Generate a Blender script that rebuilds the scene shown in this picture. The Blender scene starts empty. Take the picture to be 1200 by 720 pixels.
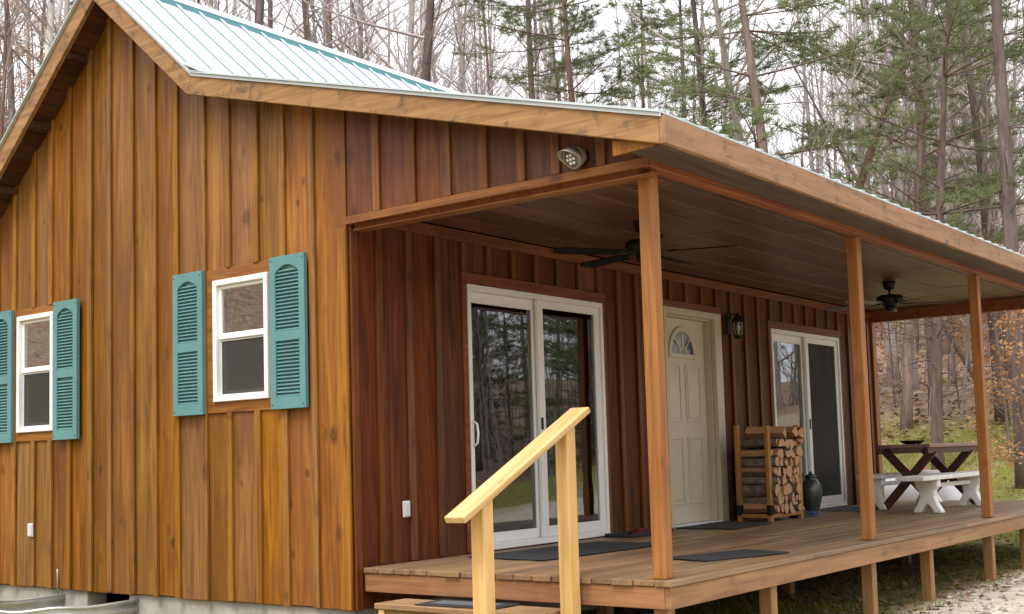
import bpy, math, random
import numpy as np
from mathutils import Vector, Matrix

R = math.radians
rnd = random.Random(11)
scene = bpy.context.scene
col = scene.collection

# ------------------------------------------------------------------ mesh builder
class MB:
    def __init__(self):
        self.v = []; self.f = []; self.m = []
    def add(self, vs, fs, m=0):
        n = len(self.v)
        self.v += [tuple(p) for p in vs]
        self.f += [tuple(i + n for i in f) for f in fs]
        self.m += [m] * len(fs)
    def box(self, x0, x1, y0, y1, z0, z1, m=0):
        vs = [(x0,y0,z0),(x1,y0,z0),(x1,y1,z0),(x0,y1,z0),(x0,y0,z1),(x1,y0,z1),(x1,y1,z1),(x0,y1,z1)]
        self.add(vs, [(3,2,1,0),(4,5,6,7),(0,1,5,4),(1,2,6,5),(2,3,7,6),(3,0,4,7)], m)
    def obox(self, c, ax, ay, az, hx, hy, hz, m=0):
        c, ax, ay, az = Vector(c), Vector(ax), Vector(ay), Vector(az)
        vs = [c + ax*hx*a + ay*hy*b + az*hz*d for d in (-1,1) for a,b in ((-1,-1),(1,-1),(1,1),(-1,1))]
        self.add(vs, [(3,2,1,0),(4,5,6,7),(0,1,5,4),(1,2,6,5),(2,3,7,6),(3,0,4,7)], m)
    def prism(self, poly, axis, a, b, m=0):
        # poly: 2-D points (the other two axes in order), extruded from a to b along axis
        def mk(p, t):
            if axis == 'x': return (t, p[0], p[1])
            if axis == 'y': return (p[0], t, p[1])
            return (p[0], p[1], t)
        n = len(poly)
        vs = [mk(p, a) for p in poly] + [mk(p, b) for p in poly]
        fs = [tuple(range(n-1,-1,-1)), tuple(range(n, 2*n))]
        fs += [(i, (i+1) % n, (i+1) % n + n, i + n) for i in range(n)]
        self.add(vs, fs, m)
    def tube(self, pts, radii, n=6, m=0, caps=True):
        pts = [Vector(p) for p in pts]
        base = len(self.v); u = None
        for i, p in enumerate(pts):
            d = (pts[min(i+1, len(pts)-1)] - pts[max(i-1, 0)])
            d = d.normalized() if d.length > 1e-9 else Vector((0,0,1))
            if u is None:
                u = d.cross(Vector((0,0,1)) if abs(d.z) < .9 else Vector((1,0,0))).normalized()
            else:
                u = (u - d * u.dot(d)).normalized()
            w = d.cross(u)
            r = radii[i] if isinstance(radii, (list, tuple)) else radii
            for k in range(n):
                a = 2*math.pi*k/n
                self.v.append(tuple(p + u*(r*math.cos(a)) + w*(r*math.sin(a))))
        for i in range(len(pts)-1):
            for k in range(n):
                a = base+i*n+k; b = base+i*n+(k+1) % n
                self.f.append((a, b, b+n, a+n)); self.m.append(m)
        if caps:
            self.f.append(tuple(base+k for k in range(n-1,-1,-1))); self.m.append(m)
            e = base+(len(pts)-1)*n
            self.f.append(tuple(e+k for k in range(n))); self.m.append(m)
    def lathe(self, prof, c=(0,0,0), d=(0,0,1), n=20, m=0):
        # prof: (radius, height) along direction d
        c, d = Vector(c), Vector(d).normalized()
        u = d.cross(Vector((0,0,1)) if abs(d.z) < .9 else Vector((1,0,0))).normalized(); w = d.cross(u)
        base = len(self.v)
        for r, h in prof:
            for k in range(n):
                a = 2*math.pi*k/n
                self.v.append(tuple(c + d*h + u*(r*math.cos(a)) + w*(r*math.sin(a))))
        for i in range(len(prof)-1):
            for k in range(n):
                a = base+i*n+k; b = base+i*n+(k+1) % n
                self.f.append((a, b, b+n, a+n)); self.m.append(m)
        self.f.append(tuple(base+k for k in range(n-1,-1,-1))); self.m.append(m)
        e = base+(len(prof)-1)*n
        self.f.append(tuple(e+k for k in range(n))); self.m.append(m)
    def build(self, name, mats, parent=None, bevel=0, smooth=False, segs=1):
        if not isinstance(mats, (list, tuple)): mats = [mats]
        me = bpy.data.meshes.new(name)
        off = parent_loc(parent)
        me.from_pydata([(a-off[0], b-off[1], c-off[2]) for a,b,c in self.v], [], self.f)
        for mt in mats: me.materials.append(mt)
        if len(mats) > 1: me.polygons.foreach_set('material_index', self.m)
        if smooth: me.polygons.foreach_set('use_smooth', [True]*len(me.polygons))
        me.update()
        o = bpy.data.objects.new(name, me); col.objects.link(o)
        if parent: o.parent = parent
        if bevel:
            b = o.modifiers.new('edge', 'BEVEL'); b.width = bevel; b.segments = segs; b.limit_method = 'ANGLE'; b.angle_limit = R(40)
        return o

def parent_loc(o):
    v = Vector((0,0,0))
    while o: v += o.location; o = o.parent
    return v

def tag(o, label=None, cat=None, group=None, kind=None):
    if label: o['label'] = label
    if cat: o['category'] = cat
    if group: o['group'] = group
    if kind: o['kind'] = kind
    return o

def empty(name, loc=(0,0,0)):
    o = bpy.data.objects.new(name, None); col.objects.link(o); o.location = loc
    o.empty_display_size = .2
    return o

def copy_tree(o, parent=None):
    c = o.copy(); col.objects.link(c)
    if parent: c.parent = parent
    for ch in list(o.children): copy_tree(ch, c)
    return c

# ------------------------------------------------------------------ materials
class NT:
    def __init__(self, name):
        self.mat = bpy.data.materials.new(name); self.mat.use_nodes = True
        self.t = self.mat.node_tree; self.n = self.t.nodes; self.l = self.t.links
        self.n.clear()
        self.out = self.n.new('ShaderNodeOutputMaterial')
    def new(self, kind, **kw):
        x = self.n.new(kind)
        for k, v in kw.items(): setattr(x, k, v)
        return x
    def link(self, a, b): self.l.new(a, b)
    def math(self, op, a, b=None, c=None):
        x = self.new('ShaderNodeMath', operation=op)
        for i, s in enumerate((a, b, c)):
            if s is None: continue
            if isinstance(s, (int, float)): x.inputs[i].default_value = s
            else: self.link(s, x.inputs[i])
        return x.outputs[0]
    def mix(self, fac, a, b, blend='MIX'):
        x = self.new('ShaderNodeMix', data_type='RGBA', blend_type=blend)
        for s, i in ((fac, 0), (a, 6), (b, 7)):
            if isinstance(s, (int, float)): x.inputs[i].default_value = s
            elif isinstance(s, tuple): x.inputs[i].default_value = (*s, 1)
            else: self.link(s, x.inputs[i])
        return x.outputs[2]
    def ramp(self, fac, stops):
        x = self.new('ShaderNodeValToRGB'); e = x.color_ramp.elements
        while len(e) < len(stops): e.new(.5)
        for el, (p, c) in zip(e, stops):
            el.position = p; el.color = (*c, 1) if isinstance(c, tuple) else (c, c, c, 1)
        self.link(fac, x.inputs[0])
        return x.outputs[0]
    def coord(self, scale=(1,1,1), rot=(0,0,0), shift=None, which='Object'):
        tc = self.new('ShaderNodeTexCoord'); mp = self.new('ShaderNodeMapping')
        mp.inputs['Scale'].default_value = scale; mp.inputs['Rotation'].default_value = rot
        src = tc.outputs[which]
        if shift is not None:
            va = self.new('ShaderNodeVectorMath', operation='ADD')
            self.link(src, va.inputs[0]); self.link(shift, va.inputs[1]); src = va.outputs[0]
        self.link(src, mp.inputs['Vector'])
        return mp.outputs[0]
    def noise(self, vec, scale=1, detail=4, rough=.5, dist=0):
        x = self.new('ShaderNodeTexNoise')
        x.inputs['Scale'].default_value = scale; x.inputs['Detail'].default_value = detail
        x.inputs['Roughness'].default_value = rough; x.inputs['Distortion'].default_value = dist
        self.link(vec, x.inputs['Vector'])
        return x.outputs['Fac']
    def bsdf(self, colr, rough=.6, bump=None, bs=.2, bd=.01, spec=.5, metal=0, **kw):
        p = self.new('ShaderNodeBsdfPrincipled')
        for s, k in ((colr, 'Base Color'), (rough, 'Roughness')):
            if isinstance(s, tuple): p.inputs[k].default_value = (*s, 1)
            elif isinstance(s, (int, float)): p.inputs[k].default_value = s
            else: self.link(s, p.inputs[k])
        p.inputs['Specular IOR Level'].default_value = spec
        p.inputs['Metallic'].default_value = metal
        if bump is not None:
            b = self.new('ShaderNodeBump'); b.inputs['Strength'].default_value = bs; b.inputs['Distance'].default_value = bd
            self.link(bump, b.inputs['Height']); self.link(b.outputs[0], p.inputs['Normal'])
        self.link(p.outputs[0], self.out.inputs[0])
        return p

def wood(name, light, mid, dark, axis='Z', rough=.55, isl=.5, knots=.8, mildew=0., stain=.45, spec=.35, across=11, knotcol=None, alt=None):
    """timber: streaky grain along axis, tint per board (each board is its own island), knots, weather stains"""
    t = NT(name)
    g = t.new('ShaderNodeNewGeometry'); r = g.outputs['Random Per Island']
    r2 = t.math('FRACT', t.math('MULTIPLY', r, 17.31)); r3 = t.math('FRACT', t.math('MULTIPLY', r, 71.7))
    cx = t.new('ShaderNodeCombineXYZ')
    for i, s in enumerate((r, r2, r3)): t.link(t.math('MULTIPLY', s, 43.), cx.inputs[i])
    sc = [across]*3; sc['XYZ'.index(axis)] = across*.055
    grain = t.noise(t.coord(tuple(sc), shift=cx.outputs[0]), 1.6, 7, .62, 1.3)
    sc2 = [2.2]*3; sc2['XYZ'.index(axis)] = .5
    blot = t.noise(t.coord(tuple(sc2), shift=cx.outputs[0]), 1.3, 4, .6, .4)
    c = t.ramp(grain, [(.28, dark), (.5, mid), (.72, light)])
    if alt: c = t.mix(t.math('MULTIPLY', t.ramp(blot, [(.42, 0.), (.62, 1.)]), .55), c, alt)
    hs = t.new('ShaderNodeHueSaturation')
    t.link(c, hs.inputs['Color'])
    t.link(t.math('MULTIPLY_ADD', r2, .03*isl, .5-.015*isl), hs.inputs['Hue'])
    t.link(t.math('MULTIPLY_ADD', r3, .35*isl, 1-.2*isl), hs.inputs['Saturation'])
    t.link(t.math('MULTIPLY_ADD', r, 1.0*isl, 1-.55*isl), hs.inputs['Value'])
    c = hs.outputs[0]
    st = t.math('MULTIPLY', t.ramp(blot, [(.48, 0.), (.75, 1.)]), stain)
    c = t.mix(st, c, dark)
    if knots:
        sk = [5.0]*3; sk['XYZ'.index(axis)] = 3.3
        wob = t.new('ShaderNodeVectorMath', operation='ADD')
        cs = t.coord(tuple(sk), shift=cx.outputs[0])
        nz = t.new('ShaderNodeTexNoise'); nz.inputs['Scale'].default_value = 5; t.link(cs, nz.inputs['Vector'])
        sv = t.new('ShaderNodeVectorMath', operation='SCALE'); sv.inputs['Scale'].default_value = .16
        t.link(nz.outputs['Color'], sv.inputs[0]); t.link(cs, wob.inputs[0]); t.link(sv.outputs[0], wob.inputs[1])
        vo = t.new('ShaderNodeTexVoronoi'); vo.inputs['Scale'].default_value = 1
        t.link(wob.outputs[0], vo.inputs['Vector'])
        sc3 = t.new('ShaderNodeSeparateColor'); t.link(vo.outputs['Color'], sc3.inputs[0])
        size = t.math('MULTIPLY_ADD', t.math('POWER', sc3.outputs[0], 1.6), 1.15, .32)
        kd = t.math('DIVIDE', vo.outputs['Distance'], size)
        k = t.math('MULTIPLY', t.ramp(kd, [(.05, .75), (.075, 1.), (.11, .55), (.21, .0)]), t.math('MULTIPLY_ADD', sc3.outputs[1], .6, .4))
        c = t.mix(t.math('MULTIPLY', k, knots), c, knotcol or tuple(x*.35 for x in dark))
    if mildew:
        mn = t.noise(t.coord((3,3,3)), 2.2, 6, .7, .5)
        c = t.mix(t.math('MULTIPLY', t.ramp(mn, [(.54, 0.), (.70, 1.)]), mildew), c, (.05,.042,.035))
    t.bsdf(c, t.math('MULTIPLY_ADD', grain, .2, rough-.1), grain, .25, .006, spec)
    return t.mat

def plain(name, c, rough=.5, metal=0, spec=.5, var=.12, scale=6, bump=.08):
    t = NT(name)
    n = t.noise(t.coord((scale,)*3), 1, 5, .6)
    cc = t.ramp(n, [(.25, tuple(x*(1-var) for x in c)), (.75, tuple(min(1, x*(1+var)) for x in c))])
    t.bsdf(cc, rough, n, bump, .004, spec, metal)
    return t.mat

def glass(name, tint=(.75,.78,.76), boost=.06):
    t = NT(name)
    fr = t.new('ShaderNodeFresnel'); fr.inputs['IOR'].default_value = 1.65
    gl = t.new('ShaderNodeBsdfGlossy'); gl.inputs['Roughness'].default_value = .01; gl.inputs['Color'].default_value = (.95,.97,.97,1)
    b = t.new('ShaderNodeBump'); b.inputs['Strength'].default_value = .05; b.inputs['Distance'].default_value = .02
    t.link(t.noise(t.coord((1.5,1.5,1.5)), 1, 2), b.inputs['Height']); t.link(b.outputs[0], gl.inputs['Normal'])
    tr = t.new('ShaderNodeBsdfTransparent'); tr.inputs['Color'].default_value = (*tint, 1)
    mx = t.new('ShaderNodeMixShader')
    t.link(t.math('ADD', fr.outputs[0], boost), mx.inputs[0]); t.link(tr.outputs[0], mx.inputs[1]); t.link(gl.outputs[0], mx.inputs[2])
    t.link(mx.outputs[0], t.out.inputs[0])
    return t.mat

def screen_mat(name, c=(.10,.10,.10), cover=.55):
    t = NT(name)
    d = t.new('ShaderNodeBsdfDiffuse'); d.inputs['Color'].default_value = (*c, 1)
    tr = t.new('ShaderNodeBsdfTransparent'); mx = t.new('ShaderNodeMixShader')
    w = t.noise(t.coord((40,40,3)), 1, 2)
    t.link(t.math('MULTIPLY_ADD', w, .2, cover-.1), mx.inputs[0]); t.link(tr.outputs[0], mx.inputs[1]); t.link(d.outputs[0], mx.inputs[2])
    t.link(mx.outputs[0], t.out.inputs[0])
    return t.mat

def leaf(name, c1, c2, trans=.35, rough=.6):
    t = NT(name)
    g = t.new('ShaderNodeNewGeometry')
    oi = t.new('ShaderNodeObjectInfo')
    f = t.math('FRACT', t.math('ADD', t.math('MULTIPLY', g.outputs['Random Per Island'], 1), t.math('MULTIPLY', oi.outputs['Random'], .0)))
    big = t.noise(t.coord((.35,.35,.5)), 1, 2)
    c = t.mix(t.math('MULTIPLY_ADD', big, .8, t.math('MULTIPLY_ADD', f, .7, -.25)), c1, c2)
    hs = t.new('ShaderNodeHueSaturation'); t.link(c, hs.inputs['Color'])
    t.link(t.math('MULTIPLY_ADD', oi.outputs['Random'], .5, .75), hs.inputs['Value'])
    d = t.new('ShaderNodeBsdfDiffuse'); tr = t.new('ShaderNodeBsdfTranslucent'); mx = t.new('ShaderNodeMixShader')
    mx.inputs[0].default_value = trans
    t.link(hs.outputs[0], d.inputs[0]); t.link(hs.outputs[0], tr.inputs[0])
    t.link(d.outputs[0], mx.inputs[1]); t.link(tr.outputs[0], mx.inputs[2]); t.link(mx.outputs[0], t.out.inputs[0])
    return t.mat

def bark(name, c1, c2, scale=8, patch=None):
    t = NT(name)
    oi = t.new('ShaderNodeObjectInfo')
    n = t.noise(t.coord((scale, scale, scale*.2)), 1, 5, .65, .5)
    c = t.ramp(n, [(.3, c1), (.7, c2)])
    if patch:
        p = t.noise(t.coord((1.2,1.2,.5)), 1, 4, .6)
        c = t.mix(t.ramp(p, [(.5, 0.), (.62, .8)]), c, patch)
    hs = t.new('ShaderNodeHueSaturation'); t.link(c, hs.inputs['Color'])
    t.link(t.math('MULTIPLY_ADD', oi.outputs['Random'], .7, .65), hs.inputs['Value'])
    t.bsdf(hs.outputs[0], .85, n, .5, .03, .2)
    return t.mat

M = {}
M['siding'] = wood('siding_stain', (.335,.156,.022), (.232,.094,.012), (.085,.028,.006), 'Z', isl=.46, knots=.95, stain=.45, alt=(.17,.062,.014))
M['batten'] = wood('batten_stain', (.35,.165,.020), (.25,.103,.012), (.11,.036,.007), 'Z', isl=.3, knots=.6, stain=.25)
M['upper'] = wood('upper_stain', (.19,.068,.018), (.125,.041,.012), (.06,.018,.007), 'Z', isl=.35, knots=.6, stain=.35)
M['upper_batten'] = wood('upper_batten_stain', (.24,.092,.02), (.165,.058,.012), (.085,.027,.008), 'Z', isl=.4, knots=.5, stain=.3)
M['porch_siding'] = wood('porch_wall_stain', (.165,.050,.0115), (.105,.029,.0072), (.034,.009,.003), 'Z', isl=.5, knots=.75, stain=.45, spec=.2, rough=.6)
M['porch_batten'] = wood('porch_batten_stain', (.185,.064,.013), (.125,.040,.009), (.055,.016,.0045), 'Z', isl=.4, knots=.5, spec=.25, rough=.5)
M['trim_y'] = wood('trim_wood_y', (.28,.125,.032), (.20,.078,.020), (.11,.038,.011), 'Y', isl=.3)
M['window_trim'] = wood('window_trim_wood', (.33,.155,.028), (.235,.097,.016), (.115,.04,.009), 'Y', isl=.4, knots=.7, stain=.4)
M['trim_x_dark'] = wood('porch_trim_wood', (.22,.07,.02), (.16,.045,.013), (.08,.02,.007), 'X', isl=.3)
M['fascia_y'] = wood('rake_fascia_wood', (.36,.215,.09), (.275,.152,.058), (.165,.082,.03), 'Y', isl=.3, mildew=.85, knots=.5, stain=.3, rough=.65)
M['fascia_x'] = wood('eave_fascia_wood', (.36,.215,.115), (.275,.155,.077), (.17,.09,.043), 'X', isl=.35, mildew=.75, knots=.4, stain=.35, rough=.7)
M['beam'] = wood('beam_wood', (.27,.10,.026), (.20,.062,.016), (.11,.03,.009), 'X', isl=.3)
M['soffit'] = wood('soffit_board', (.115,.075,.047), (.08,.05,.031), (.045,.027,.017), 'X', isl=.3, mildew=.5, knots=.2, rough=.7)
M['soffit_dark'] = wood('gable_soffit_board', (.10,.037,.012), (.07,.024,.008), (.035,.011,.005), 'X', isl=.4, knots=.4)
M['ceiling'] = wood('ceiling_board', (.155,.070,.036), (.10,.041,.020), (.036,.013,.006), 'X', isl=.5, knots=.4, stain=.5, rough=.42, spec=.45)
M['post'] = wood('post_cedar', (.34,.158,.043), (.255,.108,.027), (.16,.06,.015), 'Z', isl=.35, knots=.6, stain=.3)
M['pier'] = wood('deck_pier_wood', (.33,.20,.085), (.26,.145,.055), (.17,.09,.035), 'Z', isl=.4, knots=.4, mildew=.2)
M['deck'] = wood('deck_board', (.31,.19,.095), (.235,.135,.065), (.14,.076,.038), 'X', isl=.45, knots=.4, mildew=.3, rough=.5, stain=.4, spec=.5)
M['rim'] = wood('rim_board_wood', (.35,.205,.095), (.265,.142,.061), (.165,.08,.034), 'X', isl=.3, knots=.4, mildew=.25)
M['rim_y'] = wood('rim_board_wood_y', (.36,.195,.095), (.28,.14,.062), (.18,.08,.036), 'Y', isl=.3, knots=.4, mildew=.25)
M['rail_post'] = wood('new_pine_post', (.66,.46,.20), (.58,.37,.135), (.46,.26,.08), 'Z', isl=.3, knots=.75, stain=.2, knotcol=(.20,.09,.03), across=9)
M['rail'] = wood('new_pine_rail', (.72,.52,.25), (.62,.41,.16), (.46,.27,.09), 'X', isl=.2, knots=.7, stain=.2, knotcol=(.22,.10,.03), across=9)
M['step'] = wood('step_board', (.36,.235,.12), (.28,.175,.085), (.17,.10,.05), 'Y', isl=.4, knots=.5, mildew=.4)
M['step_side'] = wood('step_side_board', (.30,.22,.07), (.23,.165,.05), (.14,.10,.03), 'Y', isl=.4, mildew=.4)
M['metal_roof'] = plain('roof_metal', (.49,.56,.575), .36, 0, .5, .05, 1.2, .02)
M['ridge_shade'] = plain('ridge_gap_shade_teal', (.05,.20,.22), .4)  # shade of the open gap under the ridge cap, put into the colour
M['white'] = plain('white_vinyl', (.80,.80,.77), .4, var=.04)
M['offwhite'] = plain('white_door_frame', (.74,.74,.70), .4, var=.05)
M['shutter'] = plain('teal_shutter_paint', (.10,.245,.245), .42, var=.12, scale=3)
M['door'] = plain('cream_door_paint', (.56,.50,.37), .45, var=.05)
M['door_frame'] = plain('cream_casing_paint', (.50,.45,.32), .5, var=.06)
M['glass'] = glass('door_glass', (.70,.74,.72), .10)
M['glass_win'] = glass('window_glass', (.60,.62,.60), .30)
M['screen'] = screen_mat('insect_screen', (.24,.24,.225), .42)
M['screen_dense'] = screen_mat('dense_insect_screen', (.075,.070,.064), .62)
M['concrete'] = plain('foundation_parging', (.34,.32,.28), .9, var=.35, scale=5, bump=.5)
M['interior'] = plain('interior_panel', (.20,.15,.11), .8)
M['curtain'] = plain('valance_cloth', (.30,.19,.15), .9, var=.5, scale=9)
M['black'] = plain('black_metal', (.008,.008,.008), .5, 0, .2, .2)
M['fan_blade'] = plain('fan_blade_dark', (.008,.007,.007), .7, 0, .12, .25)
M['fan_blade_pale'] = plain('fan_blade_underside', (.10,.092,.085), .4, var=.2)
M['galv'] = plain('galvanised_steel', (.60,.61,.60), .42, .55, .5, .22, 5, .1)
M['mat_black'] = plain('rubber_mat', (.020,.020,.022), .85, var=.5, scale=30, bump=.5)
M['mat_grey'] = plain('grey_mat_fibre', (.10,.105,.11), .95, var=.5, scale=40, bump=.6)
M['mat_blue'] = plain('blue_grey_mat', (.06,.075,.10), .9, var=.4, scale=30)
M['urn'] = plain('urn_glaze', (.036,.048,.036), .25, var=.45, scale=7)
M['bag'] = plain('dark_cloth', (.018,.02,.025), .8, var=.5)
M['bag_blue'] = plain('blue_cloth', (.012,.035,.12), .7, var=.4)
M['leash'] = plain('red_cord', (.13,.012,.02), .7)
M['table'] = wood('table_stain', (.10,.048,.032), (.07,.030,.020), (.035,.014,.010), 'X', isl=.4, knots=.3)
M['table_top'] = wood('table_top_wood', (.25,.15,.115), (.19,.105,.08), (.11,.055,.04), 'X', isl=.4, knots=.3, spec=.6, rough=.4)
M['bench'] = plain('white_bench_paint', (.76,.76,.71), .6, var=.2, scale=4, bump=.3)
M['tank'] = plain('white_tank_paint', (.80,.80,.80), .35, var=.05)
M['tank_red'] = plain('red_dome_paint', (.42,.035,.05), .45, var=.2)
M['lantern_glass'] = glass('lantern_glass', (.75,.75,.7), .10)
M['bulb'] = plain('bulb_frosted', (.70,.66,.55), .4)
M['bronze'] = plain('spotlight_bronze', (.30,.265,.19), .35, .35, .5, .15)
M['lens'] = plain('led_lens', (.12,.12,.13), .12)
M['led'] = plain('led_bead', (.85,.85,.85), .2)
M['outlet'] = plain('outlet_cover', (.62,.62,.64), .4)
M['rack'] = wood('rack_post_wood', (.36,.20,.045), (.28,.14,.03), (.18,.08,.018), 'Z', isl=.3, knots=.4)
M['log_bark'] = bark('log_bark', (.075,.055,.04), (.26,.215,.165), 16)
M['log_end'] = wood('log_split_face', (.58,.39,.22), (.46,.28,.135), (.27,.15,.07), 'Y', isl=.9, knots=0, stain=.3, across=26)
M['needles'] = leaf('pine_needles', (.125,.165,.075), (.29,.33,.16), .55)  # kept pale: haze over the far pines is put into this colour
M['tan_leaf'] = leaf('beech_leaf_tan', (.33,.165,.07), (.52,.30,.15), .4)
M['litter'] = leaf('fallen_leaf', (.19,.125,.085), (.40,.275,.185), .15)
M['grassblade'] = leaf('grass_blade', (.16,.185,.030), (.37,.34,.080), .35)
M['bark_pine'] = bark('pine_bark', (.10,.07,.058), (.26,.19,.165), 9)  # tree barks lightened to put haze and sky glare into the colour
M['bark_grey'] = bark('grey_bark', (.20,.178,.17), (.43,.39,.37), 8, (.28,.30,.23))
M['bark_dark'] = bark('dark_bark', (.085,.063,.056), (.20,.155,.14), 8)
M['bark_pale'] = bark('pale_bark', (.34,.32,.28), (.62,.60,.55), 5, (.30,.28,.24))
M['twig'] = bark('twig_bark', (.24,.205,.195), (.46,.41,.385), 6)  # pale grey tone carries the haze and glare over the woods
M['bark_red'] = bark('reddish_bark', (.085,.050,.038), (.19,.118,.09), 9)

# ------------------------------------------------------------------ terrain
def sp(a, k): # soft ramp
    return np.where(a/k > 30, a, k*np.log1p(np.exp(np.minimum(a/k, 30))))
def height(x, y):
    x = np.asarray(x, float); y = np.asarray(y, float)
    H = .235*sp(x-14.5, 2.2)*(.12+.88*np.clip((y+15)/10, 0, 1)) + .44*sp(y-9.5, 1.8) + .30*sp(-x-15, 2.5) + .10*sp(-y-17, 2.5)
    H = H - sp(H-21, 2.5)
    w = np.clip((np.hypot(x-4.5, y-1.5)-9)/10, 0, 1)
    H = H + w*(.22*np.sin(.41*x+1.3)*np.cos(.37*y+.4) + .12*np.sin(1.07*x-.5*y) + .5*np.sin(.11*x+.13*y))
    H = H - .035*sp(-x, .6)*np.clip((-x)/1.0, 0, 1)*(np.asarray(x) > -12) - .42*(np.asarray(x) <= -12)
    return -.62 + H + .012*np.sin(3.1*x)*np.cos(2.7*y)
def hz(x, y): return float(height(x, y))

def axis_pts(lo, hi, step, far):
    a = list(np.arange(lo, hi+.001, step)); s = step
    up = [hi]; dn = [lo]
    while up[-1] < far: s *= 1.22; up.append(up[-1]+s)
    s = step
    while dn[-1] > -far: s *= 1.22; dn.append(dn[-1]-s)
    return np.array(dn[:0:-1] + a + up[1:])
gx = axis_pts(-12, 34, .5, 900); gy = axis_pts(-12, 34, .5, 900)
X, Y = np.meshgrid(gx, gy, indexing='ij'); Z = height(X, Y)
nx, ny = X.shape
me = bpy.data.meshes.new('ground')
idx = np.arange(nx*ny).reshape(nx, ny)
fs = np.stack([idx[:-1,:-1], idx[1:,:-1], idx[1:,1:], idx[:-1,1:]], -1).reshape(-1, 4)
me.from_pydata(np.stack([X, Y, Z], -1).reshape(-1, 3).tolist(), [], fs.tolist())
me.polygons.foreach_set('use_smooth', [True]*len(me.polygons))
t = NT('ground_soil')
co = t.coord((1,1,1))
sx = t.new('ShaderNodeSeparateXYZ'); t.link(co, sx.inputs[0])
wv = t.noise(co, .9, 5, .6); fine = t.noise(co, 9, 6, .7); leafn = t.noise(co, 5, 5, .75, 1.0); big = t.noise(co, .22, 3)
gravel = t.ramp(fine, [(.3, (.29,.24,.18)), (.5, (.48,.42,.33)), (.72, (.63,.57,.47))])
moss = t.ramp(fine, [(.3, (.085,.080,.025)), (.5, (.165,.160,.040)), (.72, (.29,.245,.10))])
litter = t.ramp(leafn, [(.3, (.11,.075,.053)), (.48, (.25,.165,.112)), (.62, (.36,.25,.17)), (.75, (.45,.35,.26))])
def step(v, a, b): return t.ramp(t.math('DIVIDE', t.math('SUBTRACT', v, a), b-a), [(0., 0.), (1., 1.)])
ex = t.math('ADD', sx.outputs[0], t.math('MULTIPLY_ADD', wv, 7, -3.5)); ey = t.math('ADD', sx.outputs[1], t.math('MULTIPLY_ADD', wv, 4, -2))
far = t.math('MAXIMUM', step(ex, 19, 24), t.math('MAXIMUM', step(ey, 7, 10), t.math('MAXIMUM', step(t.math('MULTIPLY', ex, -1), 11, 14), step(t.math('MULTIPLY', ey, -1), 15, 18))))
near_litter = t.ramp(t.math('MULTIPLY', big, wv), [(.25, 0.), (.36, .9)])
c = t.mix(near_litter, moss, litter)
drive = t.math('MULTIPLY', step(t.math('MULTIPLY_ADD', wv, .9, t.math('MULTIPLY_ADD', sx.outputs[1], -1, -.35)), 2.25, 2.5), step(t.math('MULTIPLY_ADD', wv, -2, sx.outputs[1]), -12, -10))
drive = t.math('MULTIPLY', drive, step(t.math('MULTIPLY_ADD', ex, -1, 30), 0, 4))
c = t.mix(drive, c, gravel)
c = t.mix(far, c, litter)
t.bsdf(c, .95, leafn, .6, .05, .15)
me.materials.append(t.mat)
tag(bpy.data.objects.new('ground', me), kind='structure'); col.objects.link(bpy.data.objects['ground'])

# ------------------------------------------------------------------ cabin
D = 2.43; ZB = -.281; OV = .264; XE = 9.5; YW = 5.28
YP, ZP, YB, ZBK, EV = 2.64, 4.755, 1.3545, 3.65, -2.658
ZE = 2.556                      # top of fascia at the eave
SL = (ZP-ZBK)/(YP-YB); SP = (ZBK-ZE)/(YB-EV)
FH = .165
YL = 5.70; ZL = ZP-SL*(YL-YP)
def zroof(y):
    if y > YP: return ZP-SL*(y-YP)
    if y > YB: return ZP-SL*(YP-y)
    return ZBK-SP*(YB-y)
cabin = tag(empty('cabin', (0, 0, -.62)), 'brown board and batten cabin with teal shutters, pale metal roof and open porch', 'cabin')

def cut(y0, y1, z0, z1, holes):
    """rectangles of [y0,y1]x[z0,z1] left after removing the holes (a,b,c,d)"""
    for (a, b, c, d) in holes:
        if y0 < b and y1 > a and z0 < d and z1 > c:
            out = []; ys = [max(y0, a), min(y1, b)]
            if z0 < c: out += cut(y0, y1, z0, c, holes)
            if z1 > d: out += cut(y0, y1, d, z1, holes)
            if y0 < a: out += cut(y0, a, max(z0, c), min(z1, d), holes)
            if y1 > b: out += cut(b, y1, max(z0, c), min(z1, d), holes)
            return out
    return [(y0, y1, z0, z1)]

# windows on the gable wall (y range, z range) with surrounding wooden trim
WIN = [dict(y=(.786, 1.404), z=(1.189, 2.106), ty=(.736, 1.496), tz=(1.106, 2.193), sh=((.369, .732), (1.500, 1.855))),
       dict(y=(3.552, 4.122), z=(1.054, 2.085), ty=(3.515, 4.165), tz=(.975, 2.148), sh=((3.156, 3.508), (4.172, 4.52)))]
gable_holes = [(*w['ty'], *w['tz']) for w in WIN]
seams = [.067, .327, .632, .923, 1.236, 1.522, 1.862, 2.14, 2.44, 2.751, 3.026, 3.335, 3.616, 3.881, 4.195, 4.48, 4.79, 5.07, YW]
g = MB(); bt = MB(); ys = [0.0] + seams[1:]
for a, b in zip(ys[:-1], ys[1:]):
    for (p, q, z0, z1) in cut(a+.002, b-.002, ZB+rnd.uniform(-.008, .006), 99, gable_holes):
        x0 = -.018-rnd.uniform(0, .004)
        mid = [YP] if p < YP < q else []
        top = [(y, min(z1, zroof(y)-.03)) for y in [q]+mid+[p]]
        g.prism([(p, z0), (q, z0)] + top, 'x', x0, .004)
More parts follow.
